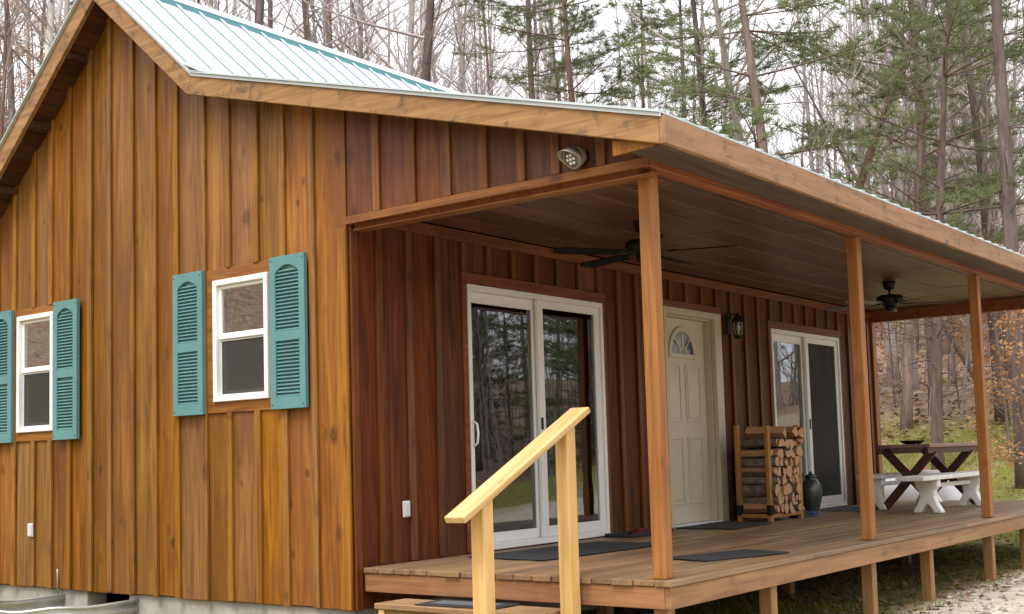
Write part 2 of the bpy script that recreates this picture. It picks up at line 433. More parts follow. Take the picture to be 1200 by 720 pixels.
for s in seams[1:-1]:
    w = rnd.uniform(.050, .060)
    for (p, q, z0, z1) in cut(s-w/2, s+w/2, ZB+rnd.uniform(-.004, .01), 99, gable_holes):
        if q-p < .012: continue
        g.prism([(p, z0), (q, z0), (q, min(z1, zroof(q)-.03)), (p, min(z1, zroof(p)-.03))], 'x', -.044-rnd.uniform(0, .003), -.0225, 1)
g.build('siding', [M['siding'], M['batten']], cabin, .0025)
# corner board
c_ = MB(); c_.box(-.046, -.0225, -.012, .085, ZB, 2.32); c_.build('corner_board', M['batten'], cabin, .003)
# upper gable over the porch
ZT = 2.352
g = MB(); bt = MB(); us = [-.012, -.308, -.635, -.939, -1.243, -1.54, -1.80, -2.124, -2.42]
for b, a in zip(us[:-1], us[1:]):
    g.prism([(a+.002, ZT), (b-.002, ZT), (b-.002, zroof(b)-.03), (a+.002, zroof(a)-.03)], 'x', -.018-rnd.uniform(0, .003), .004)
for s in us[1:-1]:
    p, q = s-.031, s+.031
    g.prism([(p, ZT+.045), (q, ZT+.045), (q, zroof(q)-.03), (p, zroof(p)-.03)], 'x', -.044, -.0225, 1)
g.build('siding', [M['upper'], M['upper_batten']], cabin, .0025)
tr = MB(); tr.box(-.052, -.0225, -2.44, -.014, ZT-.012, ZT+.042); tr.build('trim_board', M['trim_y'], cabin, .003)
# far gable, back wall (plain boards)
g = MB()
for i in range(18):
    a, b = i*YW/18, (i+1)*YW/18
    g.prism([(a, ZB), (b, ZB), (b, zroof(b)-.03), (a, zroof(a)-.03)], 'x', XE, XE+.02)
for i in range(8):
    a, b = -.30*(i+1), -.30*i
    g.prism([(a+.002, ZT), (b-.002, ZT), (b-.002, zroof(b)-.03), (a+.002, zroof(a)-.03)], 'x', XE-.004, XE+.02)
for i in range(31):
    g.box(i*XE/31+.002, (i+1)*XE/31-.002, YW, YW+.02, ZB, 2.42)
g.build('siding', M['siding'], cabin)

# porch wall
S1 = (1.217, 3.077); S2 = (6.445, 8.305); DR = (4.13, 5.273)
porch_holes = [(S1[0]-.03, S1[1]+.03, -.05, 2.08), (S2[0]-.03, S2[1]+.03, -.05, 2.08), (DR[0]+.02, DR[1]-.02, -.05, 2.10)]
pt = MB(); trim = .075
trims = [(S1[0]-.055, S1[1]+.055, .0, 2.14), (S2[0]-.055, S2[1]+.055, .0, 2.14), (DR[0]-.02, DR[1]+.02, 0, 2.185)]
g = MB(); bt = MB()
xs = [0.02] + [.255+.3105*i for i in range(30)]; xs = [x for x in xs if x < XE-.02] + [XE]
for a, b in zip(xs[:-1], xs[1:]):
    for (p, q, z0, z1) in cut(a+.002, b-.002, ZB, 2.46, porch_holes):
        g.box(p, q, -.016-rnd.uniform(0, .004), .004, z0, z1)
for s in xs[1:-1]:
    for (p, q, z0, z1) in cut(s-.028, s+.028, ZB if s < .1 else 0.004, 2.37, trims):
        if q-p < .012: continue
        g.box(p, q, -.044-rnd.uniform(0, .003), -.0205, z0, z1, 1)
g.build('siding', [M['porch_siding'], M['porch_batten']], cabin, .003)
pb = MB()
for (a, b, c, d) in trims[:2]:
    pb.box(a, b, -.042, -.0205, 2.054, d)
    for e in ((a, a+.05), (b-.05, b)): pb.box(e[0], e[1], -.040, -.0205, .004, 2.052)
pb.box(DR[0]-.02, DR[1]+.02, -.042, -.0205, 2.118, 2.185)
pb.box(.03, XE, -.046, -.0205, 2.372, 2.455)          # frieze under the ceiling
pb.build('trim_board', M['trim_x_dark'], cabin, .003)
cb = MB(); cb.box(-.018, .045, -.040, -.0205, ZB, 2.33); cb.build('corner_board', M['porch_batten'], cabin, .003)
cb = MB(); cb.box(XE-.09, XE+.02, -.046, -.0205, ZB, 2.36); cb.box(XE+.0205, XE+.045, -.04, .08, ZB, 2.36); cb.build('corner_board', M['post'], cabin, .003)

# inner shell
w = MB()
for (p, q, z0, z1) in cut(.006, YW-.002, ZB, 2.44, [(*x['y'], *x['z']) for x in WIN]): w.box(.006, .11, p, q, z0, z1)
for (p, q, z0, z1) in cut(.112, XE-.112, ZB, 2.44, porch_holes): w.box(p, q, .006, .11, z0, z1)
w.box(.112, XE-.112, YW-.11, YW-.004, ZB, 2.44); w.box(XE-.11, XE-.004, .006, YW-.004, ZB, 2.44)
w.box(.006, XE-.004, .006, YW-.004, 2.442, 2.47); w.box(.006, XE-.004, .112, YW-.112, -.10, .0)
w.box(5.6, 5.7, 1.6, YW-.112, .0, 2.44)
w.build('interior_wall', M['interior'], cabin)

# foundation
fd = MB()
for (p, q, z0, z1) in cut(.02, YW, -.95, ZB-.004, [(2.56, 3.14, -.62, ZB+.1)]): fd.box(.012, .20, p, q, z0, z1)
fd.box(.202, XE, .02, .20, -.95, ZB-.004); fd.box(.202, XE, YW-.2, YW, -.95, ZB-.004); fd.box(XE-.2, XE-.002, .202, YW-.202, -.95, ZB-.004)
fd.build('foundation', M['concrete'], cabin, .006)

# roof metal
rf = MB()
def sheet(mb, pts, x0, x1, th):
    """extruded sheet following profile pts (y,z) from x0 to x1"""
    up = [(y, z+th) for y, z in pts]
    for (a, b, c, d) in zip(pts[:-1], pts[1:], up[:-1], up[1:]):
        mb.prism([a, b, d, c], 'x', x0, x1)
XR0, XR1 = -OV-.025, XE+OV+.025
base = .006
sheet(rf, [(YP, ZP+base), (YB, ZBK+base)], XR0, XR1, .012)
sheet(rf, [(YB-.002, ZBK+base+.001), (EV-.018, zroof(EV-.018)+base)], XR0, XR1, .012)
sheet(rf, [(YP+.001, ZP+base), (YL+.03, ZL-.03*SL+base)], XR0, XR1, .012)
x = .022-.235
while x < XR1-.02:
    for a, b in (((YP-.09, zroof(YP-.09)), (YB+.05, zroof(YB+.05))), ((YB-.06, zroof(YB-.06)), (EV-.019, zroof(EV-.019))), ((YP+.12, zroof(YP+.12)), (YL+.02, zroof(YL+.02)))):
        (ya, za), (yb, zb) = a, b; h = .034 if ya > YB else .022
        for (w_, h0, h1) in ((.006, .0175, h), (.017, h+.0005, h+.007)):      # seam: narrow stem under a wider cap
            n_ = len(rf.v)
            for (y, z) in (a, b): rf.v += [(x-w_, y, z+h0), (x-w_, y, z+h1), (x+w_, y, z+h1), (x+w_, y, z+h0)]
            rf.f += [(n_, n_+1, n_+5, n_+4), (n_+1, n_+2, n_+6, n_+5), (n_+2, n_+3, n_+7, n_+6), (n_+3, n_, n_+4, n_+7), (n_, n_+3, n_+2, n_+1), (n_+4, n_+5, n_+6, n_+7)]
            rf.m += [0]*6
    x += .235
roof = rf.build('roof', M['metal_roof'], cabin)
rc = MB()
for s in (-1, 1):
    p0 = (YP, ZP+.058); p1 = (YP+s*.105, ZP+.060-.105*SL)
    rc.prism([p0, p1, (p1[0], p1[1]+.006), (YP, ZP+.066)] if s < 0 else [p0, (YP, ZP+.066), (p1[0], p1[1]+.006), p1], 'x', XR0-.01, XR1+.01)
rc.build('ridge_cap', M['metal_roof'], roof)
cl = MB()
cl.prism([(YP-.118, ZP-.118*SL+.0185), (YP-.105, ZP-.105*SL+.056), (YP-.08, ZP-.08*SL+.056), (YP-.08, ZP-.08*SL+.0185)], 'x', XR0+.01, XR1-.01)
cl.build('ridge_gap_shade', M['ridge_shade'], roof)  # dark strip added as the shade in the gap below the cap
fl = MB()
fl.prism([(YB+.10, zroof(YB+.10)+.019), (YB, ZBK+.0195), (YB-.16, zroof(YB-.16)+.0195), (YB-.16, zroof(YB-.16)+.024), (YB, ZBK+.026), (YB+.10, zroof(YB+.10)+.026)], 'x', XR0-.004, XR1)
fl.prism([(YB+.06, zroof(YB+.06)+.026), (YB-.10, zroof(YB-.10)+.026), (YB-.09, zroof(YB-.09)+.062), (YB+.05, zroof(YB+.05)+.055)], 'x', XR0-.006, XR0+.20)
fl.build('flashing', M['metal_roof'], roof, .004)
ed = MB()   # drip edge along the rakes
for (a, b) in (((YP, ZP), (YB, ZBK)), ((YB, ZBK), (EV-.02, zroof(EV-.02)))):
    ed.prism([(a[0], a[1]-.016), (b[0], b[1]-.016), (b[0], b[1]+.005), (a[0], a[1]+.005)], 'x', XR0+.012, XR0+.020)
ed.build('drip_edge', M['metal_roof'], roof)
# rake fascia boards, mitred at the breaks
def perp(y, z, s, h): # lower edge point square to slope s
    k = 1/math.sqrt(1+s*s); return (y + h*s*k*(1 if s > 0 else 1), z - h*k)
FP = FH*.92
n1 = Vector((SL, -1)).normalized(); n2 = Vector((SP, -1)).normalized()   # 'down' normals of the two right slopes
nb = (n1+n2); nb = nb/ (nb.dot(n1)) * FP
Bt, Bb = (YB, ZBK), (YB+nb.x, ZBK+nb.y)
Pt, Pb = (YP, ZP), (YP, ZP-FP*math.sqrt(1+SL*SL))
for (x0, x1) in ((-OV-.0, -OV+.038), (XE+OV-.038, XE+OV)):
    f_ = MB(); f_.prism([Pt, Pb, Bb, Bt], 'x', x0, x1)
    f_.prism([Pt, (YL, ZL), (YL, ZL-FP*math.sqrt(1+SL*SL)), Pb], 'x', x0, x1)
    f_.build('rake_fascia', M['fascia_y'], cabin, .003)
    f_ = MB(); f_.prism([Bt, (Bb[0], Bb[1]), (EV, ZE-FH), (EV, ZE)], 'x', x0, x1)
    f_.build('rake_fascia', M['fascia_y'], cabin, .003)
# eave fascia (two lengths with a butt joint)
f_ = MB(); f_.box(-OV+.001, 5.05, EV-.038, EV-.001, ZE-FH-.002, ZE-.012); f_.box(5.053, XE+OV, EV-.038, EV-.001, ZE-FH, ZE-.012)
f_.build('eave_fascia', M['fascia_x'], cabin, .003)
f_ = MB(); f_.box(-OV, XE+OV, YL, YL+.038, ZL-.18, ZL-.01); f_.build('eave_fascia', M['fascia_x'], cabin, .003)
# boxed eave return at the near corner: the raw board end under the fascia
f_ = MB(); f_.prism([(-2.33, 2.385), (-2.33, 2.47), (-2.60, zroof(-2.60)-FH+.02), (EV+.004, ZE-FH+.004)], 'x', -OV+.0385, -OV+.062)
f_.build('eave_return', M['batten'], cabin)
# soffit beyond the beam and the boxed corner
s_ = MB()
for i in range(6): s_.box(-OV+.04+i*1.66, -OV+.04+(i+1)*1.66-.004, EV+.002, -2.432, 2.386, 2.40)
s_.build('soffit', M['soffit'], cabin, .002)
# gable soffit planks and lookouts
s_ = MB()
def soff(a, b, n, x0=-OV+.039, x1=-.024):
    for i in range(n):
        p, q = a+(b-a)*i/n, a+(b-a)*(i+1)/n
        g_ = .004*(1 if b > a else -1)
        s_.prism([(p+g_, zroof(p+g_)-.055), (q-g_, zroof(q-g_)-.055), (q-g_, zroof(q-g_)-.035), (p+g_, zroof(p+g_)-.035)], 'x', x0, x1)

for i in range(26):
    p, q = YP+.01+(YL-YP-.01)*i/26, YP+.01+(YL-YP-.01)*(i+1)/26
    s_.prism([(p+.004, zroof(p+.004)-.17), (q-.004, zroof(q-.004)-.17), (q-.004, zroof(q-.004)-.15), (p+.004, zroof(p+.004)-.15)], 'x', -OV+.039, -.024)
soff(YB+.02, YP-.01, 10); soff(-2.3, YB-.02, 22)
for y in (YP+.42, YP+.98, YP+1.54, YP+2.1, YP+2.6, YP-.42, YP-.95, .85, .2, -.5, -1.2, -1.9):
    zz = zroof(y)-(.172 if y > YP else .057); s_.box(-OV+.039, -.024, y-.019, y+.019, zz-.06, zz)
s_.build('soffit', M['soffit_dark'], cabin, .002)
# roof deck so nothing shines through
rd = MB()
sheet(rd, [(YP, ZP-.028), (YB, ZBK-.028)], -OV+.04, XE+OV-.04, .02); sheet(rd, [(YB-.002, ZBK-.028), (EV+.002, ZE-.028)], -OV+.04, XE+OV-.04, .02)
sheet(rd, [(YP+.002, ZP-.028), (YL, ZL-.028)], -OV+.04, XE+OV-.04, .02)
rd.build('roof_deck', M['soffit_dark'], cabin)

# porch ceiling boards
ZC = 2.462
ce = MB(); y = -.05; k = 0
while y > -2.30:
    y2 = max(y-.285, -2.335); xs_ = .006; j = 0
    while xs_ < XE-.01:
        ln = rnd.uniform(2.2, 3.4) if j else rnd.uniform(.9, 3.0)
        x2 = min(xs_+ln, XE-.008)
        ce.box(xs_+.002, x2-.002, y2+.008, y-.008, ZC+rnd.uniform(-.002, .002), ZC+.02)
        xs_ = x2; j += 1
    y = y2
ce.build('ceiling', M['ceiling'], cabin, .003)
ck = MB(); ck.box(.006, XE-.006, -2.34, -.047, ZC+.0205, ZC+.03); ck.build('ceiling_backing', M['soffit_dark'], cabin)
# beams
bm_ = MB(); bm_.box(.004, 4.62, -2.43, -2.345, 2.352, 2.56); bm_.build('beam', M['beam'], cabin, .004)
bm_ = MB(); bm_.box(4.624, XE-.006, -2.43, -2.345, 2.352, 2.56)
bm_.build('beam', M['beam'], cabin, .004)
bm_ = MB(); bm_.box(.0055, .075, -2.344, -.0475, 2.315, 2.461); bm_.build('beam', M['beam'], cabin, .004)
bm_ = MB(); bm_.box(XE-.09, XE-.008, -2.344, -.0475, 2.315, 2.461)
bm_.build('beam', M['beam'], cabin, .004)
bs_ = MB(); bs_.box(-.004, .10, -2.425, -.05, 2.30, 2.3138); bs_.build('trim_board', M['trim_y'], cabin, .002)

# posts
for xp in (.083, 3.148, 6.149, 9.16):
    p = MB(); p.box(xp, xp+.09, -D+.045, -D+.135, .0, 2.350); p.build('porch_post', M['post'], cabin, .006)
for xp in (.10, 1.412, 3.135, 4.42, 6.15, 7.40, 8.2, 9.2):
    p = MB(); zg = hz(xp, -2.3); p.box(xp, xp+.09, -D+.055, -D+.145, zg-.3, -.165); p.build('deck_pier', M['pier'], cabin, .005)
for xp in (1.4, 4.4, 7.4):
    p = MB(); p.box(xp, xp+.09, -1.1, -1.01, hz(xp, -1)-.3, -.165); p.build('deck_pier', M['pier'], cabin, .005)
# deck
dk = MB(); y = -.048; k = 0
while y > -D+.02:
    y2 = max(y-.143, -D-.018); xs_ = .032; j = 0
    while xs_ < 9.79:
        ln = rnd.uniform(3.0, 4.9) if j else rnd.uniform(1.8, 4.9)
        x2 = min(xs_+ln, 9.80); 
        if 9.8-x2 < .8: x2 = 9.80
        x2j = x2+(rnd.uniform(-.01, .01) if x2 >= 9.8 else 0)
        dk.box(xs_+(rnd.uniform(-.012, .006) if j == 0 else .0015), x2j-.0015, y2+.003, y-.003, -.036+rnd.uniform(-.001,.001), rnd.uniform(-.003, .001))
        xs_ = x2; j += 1
    y = y2
deck = dk.build('deck', M['deck'], cabin, .005, segs=2)
rb = MB(); rb.box(.05, 4.9, -D-.001, -D+.037, -.162, -.038); rb.build('rim_board', M['rim'], deck, .004)
rb = MB(); rb.box(4.903, 9.78, -D, -D+.037, -.161, -.038); rb.build('rim_board', M['rim'], deck, .004)
rb = MB(); rb.box(.046, .084, -D+.038, -.05, -.162, -.038); rb.build('rim_board', M['rim_y'], deck, .004)
rb = MB(); rb.box(9.742, 9.78, -D+.038, -.05, -.161, -.038); rb.build('rim_board', M['rim_y'], deck, .004)
js = MB()
for i in range(23): js.box(.5+i*.405, .538+i*.405, -D+.04, -.05, -.16, -.038)
js.build('joist', M['pier'], deck)

# windows
def slab_frame(mb, axis, a0, a1, z0, z1, w, d0, d1, bot=None, top=None, wl=None, wr=None):
    """rectangular frame, axis 'y' = in gable wall (depth x), 'x' = in porch wall (depth y)"""
    bot = bot or w; top = top or w; wl = wl or w; wr = wr or w
    for (p, q, r_, s) in ((a0, a1, z0, z0+bot), (a0, a1, z1-top, z1), (a0, a0+wl, z0+bot, z1-top), (a1-wr, a1, z0+bot, z1-top)):
        if axis == 'y': mb.box(d0, d1, p, q, r_, s)
        else: mb.box(p, q, d0, d1, r_, s)
for wi, W in enumerate(WIN):
    (a, b), (c, d) = W['y'], W['z']
    tb = MB(); slab_frame(tb, 'y', W['ty'][0]+.002, W['ty'][1]-.002, W['tz'][0], W['tz'][1], .05, -.036, .004, c-W['tz'][0], W['tz'][1]-d, a-W['ty'][0]-.002, W['ty'][1]-b-.002)
    fr = MB(); slab_frame(fr, 'y', a, b, c, d, .042, -.058, .05)
    mid = (c+d)/2+.012
    slab_frame(fr, 'y', a+.043, b-.043, mid-.002, d-.043, .028, -.030, -.002, .045, .026)       # upper sash
    slab_frame(fr, 'y', a+.043, b-.043, c+.043, mid-.003, .030, .006, .034, .040, .028)         # lower sash
    wo = fr.build('window', M['white'], cabin, .004)
    tb.build('window_trim', M['window_trim'], wo, .003)
    pn = MB(); pn.box(-.016, -.012, a+.070, b-.070, mid+.042, d-.068); pn.build('pane', M['glass_win'], wo)
    pn = MB(); pn.box(.018, .022, a+.072, b-.072, c+.082, mid-.030); pn.build('pane', M['glass_win'], wo)
    sc_ = MB(); sc_.box(-.012, -.0105, a+.052, b-.052, c+.052, mid-.006); sc_.build('screen', M['screen_dense'], wo)
    sf = MB(); slab_frame(sf, 'y', a+.044, b-.044, c+.044, mid-.004, .012, -.016, -.008); sf.build('screen_frame', M['outlet'], wo)
    # shutters with louvres, arched head, middle rail
    for (s0, s1) in W['sh']:
        sh = MB(); z0, z1 = W['tz'][0]-.004, W['tz'][1]+.004; st = .058; x0, x1 = -.080, -.0475
        hh = z1-z0; rm = z0+hh*.475
        sh.box(x0, x1, s0, s0+st, z0, z1); sh.box(x0, x1, s1-st, s1, z0, z1)
        sh.box(x0, x1, s0+st, s1-st, z0, z0+.085); sh.box(x0, x1, s0+st, s1-st, rm-.036, rm+.036)
        ws = s1-s0-2*st; n = 12
        arch = [(s0+st+ws*i/n, z1-.125+.058*math.sin(math.pi*i/n)**.8) for i in range(n+1)]
        for i in range(n):
            sh.prism([arch[i], arch[i+1], (arch[i+1][0], z1), (arch[i][0], z1)], 'x', x0, x1)
        sh.box(x1-.006, x1-.001, s0+st, s1-st, z0+.1, z1-.06)
        for (la, lb) in ((z0+.085, rm-.036), (rm+.036, z1-.118)):
            nl = int((lb-la)/.0265)
            if la > rm: nl += 2
            for i in range(nl):
                zc = la+.0265*(i+.5)
                sh.obox((-.062, (s0+s1)/2, zc), (math.cos(R(38)), 0, math.sin(R(38))), (0,1,0), (-math.sin(R(38)), 0, math.cos(R(38))), .016, (ws/2-.001)*(1 if zc < z1-.122 else .80 if zc < z1-.10 else .55), .0028)
        for yy in (s0+.02, s1-.02):
            for zz in (z0+.03, z1-.03): sh.lathe([(.006, 0), (.005, .004), (.001, .005)], (x0, yy, zz), (-1,0,0), 8, 1)
        sh.build('shutter', [M['shutter'], M['black']], cabin, .0025)

# sliding doors
def slider(x0, x1, scr):
    z0, z1 = .007, 2.05
    fr = MB(); slab_frame(fr, 'x', x0, x1, z0, z1, .035, -.050, .10, .05, .045)
    xm = (x0+x1)/2
    so = fr.build('sliding_door', M['offwhite'], cabin, .004)
    A = MB(); slab_frame(A, 'x', x0+.036, xm+.03, z0+.051, z1-.046, .055, .012, .045, .075, .085, .03, .075); A.build('door_panel', M['offwhite'], so, .004)
    B = MB(); slab_frame(B, 'x', xm-.02, x1-.036, z0+.051, z1-.046, .07, -.032, .004, .085, .065, .075, .075); B.build('door_panel', M['offwhite'], so, .004)
    p = MB(); p.box(x0+.067, xm-.046, .026, .031, z0+.127, z1-.132); p.build('pane', M['glass'], so)
    p = MB(); p.box(xm+.056, x1-.112, -.016, -.011, z0+.137, z1-.112); p.build('pane', M['glass'], so)
    s = MB(); s.box(xm+.056, x1-.112, *((-.024, -.0232) if scr is M['screen_dense'] else (-.006, -.0052)), z0+.137, z1-.112); s.build('screen', scr, so)
    return so
so = slider(*S1, M['screen'])
h = MB(); h.tube([(1.238,-.05,.80), (1.236,-.09,.83), (1.235,-.10,.90), (1.236,-.09,.97), (1.238,-.05,1.0)], [.009]*5, 8); h.build('handle', M['white'], so, smooth=True)
h = MB(); h.box(2.128, 2.158, -.042, -.0325, .93, 1.03); h.build('latch', M['black'], so, .006)
so = slider(*S2, M['screen_dense'])
h = MB(); h.box(7.365, 7.395, -.042, -.0325, .93, 1.05); h.build('latch', M['black'], so, .006)
# interior valances
for (a, b) in ((S1[0]+.02, S1[1]-.12), (S2[0]+.05, S2[1]-.1)):
    v = MB(); n = 60
    for i in range(n):
        u0, u1 = a+(b-a)*i/n, a+(b-a)*(i+1)/n
        def fy(u): return .15+.018*math.sin(u*34)
        def fz(u): return 1.775+.015*abs(math.sin(u*8))
        v.add([(u0, fy(u0), fz(u0)), (u1, fy(u1), fz(u1)), (u1, fy(u1)-.01, 2.03), (u0, fy(u0)-.01, 2.03),
               (u0, fy(u0)+.004, fz(u0)), (u1, fy(u1)+.004, fz(u1)), (u1, fy(u1)-.006, 2.03), (u0, fy(u0)-.006, 2.03)],
              [(0,1,2,3), (7,6,5,4), (1,0,4,5), (3,2,6,7)])
    v.build('valance', M['curtain'], cabin, smooth=True)
# entry door, set back in its casing
dx0, dx1 = 4.205, 5.115; ds = .075
d_ = MB(); d_.box(dx0, dx1, ds, ds+.045, .02, 2.035)
def ridge(x0, x1, z0, z1):
    slab_frame(d_, 'x', x0, x1, z0, z1, .022, ds-.010, ds-.0005)
    d_.box(x0+.045, x1-.045, ds-.008, ds-.0005, z0+.045, z1-.045)
cxm = (dx0+dx1)/2
for (a, b) in ((dx0+.11, cxm-.045), (cxm+.045, dx1-.11)):
    ridge(a, b, 1.0, 1.58); ridge(a, b, .20, .86)
door = d_.build('entry_door', M['door'], cabin, .005)
f_ = MB(); n = 18; r0, r1, zf = .215, .265, 1.685
for i in range(n):
    a0, a1 = math.pi*i/n, math.pi*(i+1)/n
    f_.prism([(cxm+r*math.cos(a), zf+r*1.02*math.sin(a)) for r, a in ((r0,a0),(r1,a0),(r1,a1),(r0,a1))], 'y', ds-.020, ds-.0006)
f_.box(cxm-r1, cxm+r1, ds-.020, ds-.0006, zf-.045, zf-.001)
for a in (45, 90, 135):
    ca, sa = math.cos(R(a)), math.sin(R(a))
    f_.obox((cxm+ca*.145, ds-.010, zf+sa*.145), (ca,0,sa), (0,1,0), (-sa,0,ca), .075, .006, .009)
for i in range(8):
    a0, a1 = math.pi*i/8, math.pi*(i+1)/8
    f_.prism([(cxm+r*math.cos(a), zf+r*math.sin(a)) for r, a in ((.062,a0),(.078,a0),(.078,a1),(.062,a1))], 'y', ds-.0165, ds-.0045)
f_.build('fanlight_grille', M['door'], door, .003)
p = MB(); pts = [(cxm+r0*math.cos(math.pi*i/n), zf+r0*math.sin(math.pi*i/n)) for i in range(n+1)]
p.prism(pts, 'y', ds-.006, ds-.0012); 
t = NT('fanlight_glass'); t.bsdf(t.ramp(t.noise(t.coord((9,9,7)), 1, 4), [(.38, (.012,.013,.014)), (.62, (.25,.27,.30))]), .06, spec=.9); p.build('fanlight', t.mat, door)
k = MB(); k.lathe([(.026,0),(.026,.008),(.010,.012),(.010,.04),(.024,.05),(.028,.062),(.02,.074),(.002,.078)], (dx0+.065, ds-.001, .93), (0,-1,0), 14)
k.lathe([(.022,0),(.022,.01),(.002,.014)], (dx0+.065, ds-.001, 1.07), (0,-1,0), 12); k.build('knob', M['bronze'], door, smooth=True)
cs = MB()
cs.box(DR[0], dx0-.018, -.052, -.0, .0, 2.115); cs.box(dx1+.018, DR[1], -.052, -.0, .0, 2.115); cs.box(dx0-.018, dx1+.018, -.052, .0, 2.05, 2.115)
cs.box(dx0-.019, dx0-.003, .001, .12, .0, 2.05); cs.box(dx1+.003, dx1+.019, .001, .12, .0, 2.05); cs.box(dx0-.003, dx1+.003, .001, .12, 2.036, 2.052)
cs.build('casing', M['door_frame'], door, .003)
th = MB(); th.box(dx0-.015, dx1+.015, -.06, .13, .002, .019); th.build('threshold', M['outlet'], door, .004)
# electrical outlets
for (x0, y0, z0, ax) in ((.497, -.021, .369, 'x'), (-.047, 3.885, .205, 'y')):
    o = MB()
    if ax == 'x':
        o.box(x0-.036, x0+.036, y0-.014, y0, z0-.058, z0+.058); o.box(x0-.028, x0+.028, y0-.022, y0-.0142, z0-.05, z0+.05)
    else:
        o.box(x0-.014, x0, y0-.036, y0+.036, z0-.058, z0+.058); o.box(x0-.022, x0-.0142, y0-.028, y0+.028, z0-.05, z0+.05)
    o.build('electrical_outlet', M['outlet'], cabin, .004)

# ------------------------------------------------------------------ steps with handrail
st = tag(empty('wooden_steps', (-.2, -1.1, -.62)), 'small wooden steps with a raw yellow pine handrail at the end of the deck', 'steps')
b_ = MB(); b_.box(-.27, -.125, -1.735, -.44, -.222, -.185); b_.box(-.121, .030, -1.735, -.44, -.222, -.186); b_.build('tread', M['step'], st, .005)
b_ = MB(); b_.box(-.57, -.425, -1.735, -.44, -.432, -.395); b_.box(-.421, -.272, -1.735, -.44, -.432, -.396); b_.build('tread', M['step'], st, .005)
b_ = MB(); b_.box(-.245, -.215, -1.70, -.48, -.75, -.2235); b_.box(-.545, -.515, -1.70, -.48, -.75, -.4335)
b_.box(-.213, .02, -1.70, -1.665, -.75, -.2235); b_.box(-.213, .02, -.515, -.48, -.75, -.2235); b_.build('riser', M['step_side'], st, .004)
b_ = MB(); b_.box(-.262, -.2455, -.52, -.47, -.7, -.224); b_.build('corner_post', M['rail_post'], st, .003)
yr = -1.806
lo, hi = Vector((-1.055, yr, .395)), Vector((.135, yr, .985)); dv = (hi-lo); ln = dv.length; ang = math.atan2(dv.z, dv.x)
def rail_z(x): return lo.z + (x-lo.x)*math.tan(ang)
for xc in (-.83, -.038):
    b_ = MB(); zt = rail_z(xc)-.022; s = math.tan(ang)*.0445
    b_.prism([(xc-.0445, -1.1), (xc+.0445, -1.1), (xc+.0445, zt+s), (xc-.0445, zt-s)], 'y', yr-.0445, yr+.0445)
    b_.build('handrail_post', M['rail_post'], st, .005)
b_ = MB(); b_.box(-ln/2, ln/2, -.068, .068, -.019, .019)
ro = b_.build('handrail', M['rail'], None, .006, segs=2); ro.parent = st
ro.location = (lo+hi)/2 - parent_loc(st); ro.rotation_euler = (0, -ang, 0)
# ------------------------------------------------------------------ lamps, fans
def ceiling_fan(loc, phase, label):
    root = tag(empty('ceiling_fan'), label, 'ceiling fan', 'dark ceiling fans under the porch roof')
    m = MB(); m.lathe([(.02,-.09),(.055,-.075),(.068,-.02),(.070,-.001)], n=20); m.build('canopy', M['black'], root, smooth=True)
    m = MB(); m.lathe([(.012,-.14),(.012,-.08)], n=10); m.build('downrod', M['black'], root, smooth=True)
    m = MB(); m.lathe([(.03,-.262),(.075,-.255),(.085,-.235),(.125,-.225),(.140,-.20),(.140,-.165),(.115,-.145),(.04,-.135)], n=28); m.build('motor', M['black'], root, smooth=True)
    m = MB(); m.lathe([(.01,-.315),(.04,-.312),(.06,-.29),(.055,-.263)], n=20); m.build('hub', M['black'], root, smooth=True)
    for i in range(5):
        a = R(phase+72*i); dr = Vector((math.cos(a), math.sin(a), 0)); tn = Vector((-math.sin(a), math.cos(a), 0))
        up = Vector((0,0,1)); ti = R(11); tt = tn*math.cos(ti)+up*math.sin(ti); nn = up*math.cos(ti)-tn*math.sin(ti)
        m = MB(); n = 9; top = []; bot = []
        for j in range(n+1):
            s = j/n; rr = .20+.52*s; w_ = (.052+.020*s)*(1 if s < .93 else math.sqrt(max(.15, 1-((s-.93)/.07)**2*.8)))
            c = dr*rr + up*(-.238)
            top.append((c-tt*w_+nn*.003, c+tt*w_+nn*.003)); bot.append((c-tt*w_-nn*.003, c+tt*w_-nn*.003))
        for j in range(n):
            m.add([*top[j], *top[j+1], *bot[j], *bot[j+1]], [(0,2,3,1),(4,5,7,6),(0,4,6,2),(1,3,7,5)])
        m.add([*top[0], *bot[0]], [(0,1,3,2)]); m.add([*top[n], *bot[n]], [(0,2,3,1)])
        b = m.build('blade', M['fan_blade_pale'] if label.endswith('deck') else M['fan_blade'], root)
        m = MB(); m.obox(dr*.175+up*(-.232), dr, tt, nn, .075, .018, .004); m.build('blade_bracket', M['black'], b)
    root.location = loc
    return root
ceiling_fan((1.92, -1.2, ZC), 2.3, 'dark five-blade ceiling fan partly hidden behind the corner porch post')
ceiling_fan((6.80, -1.27, ZC), 20, 'black ceiling fan with paler blades near the far end of the deck')

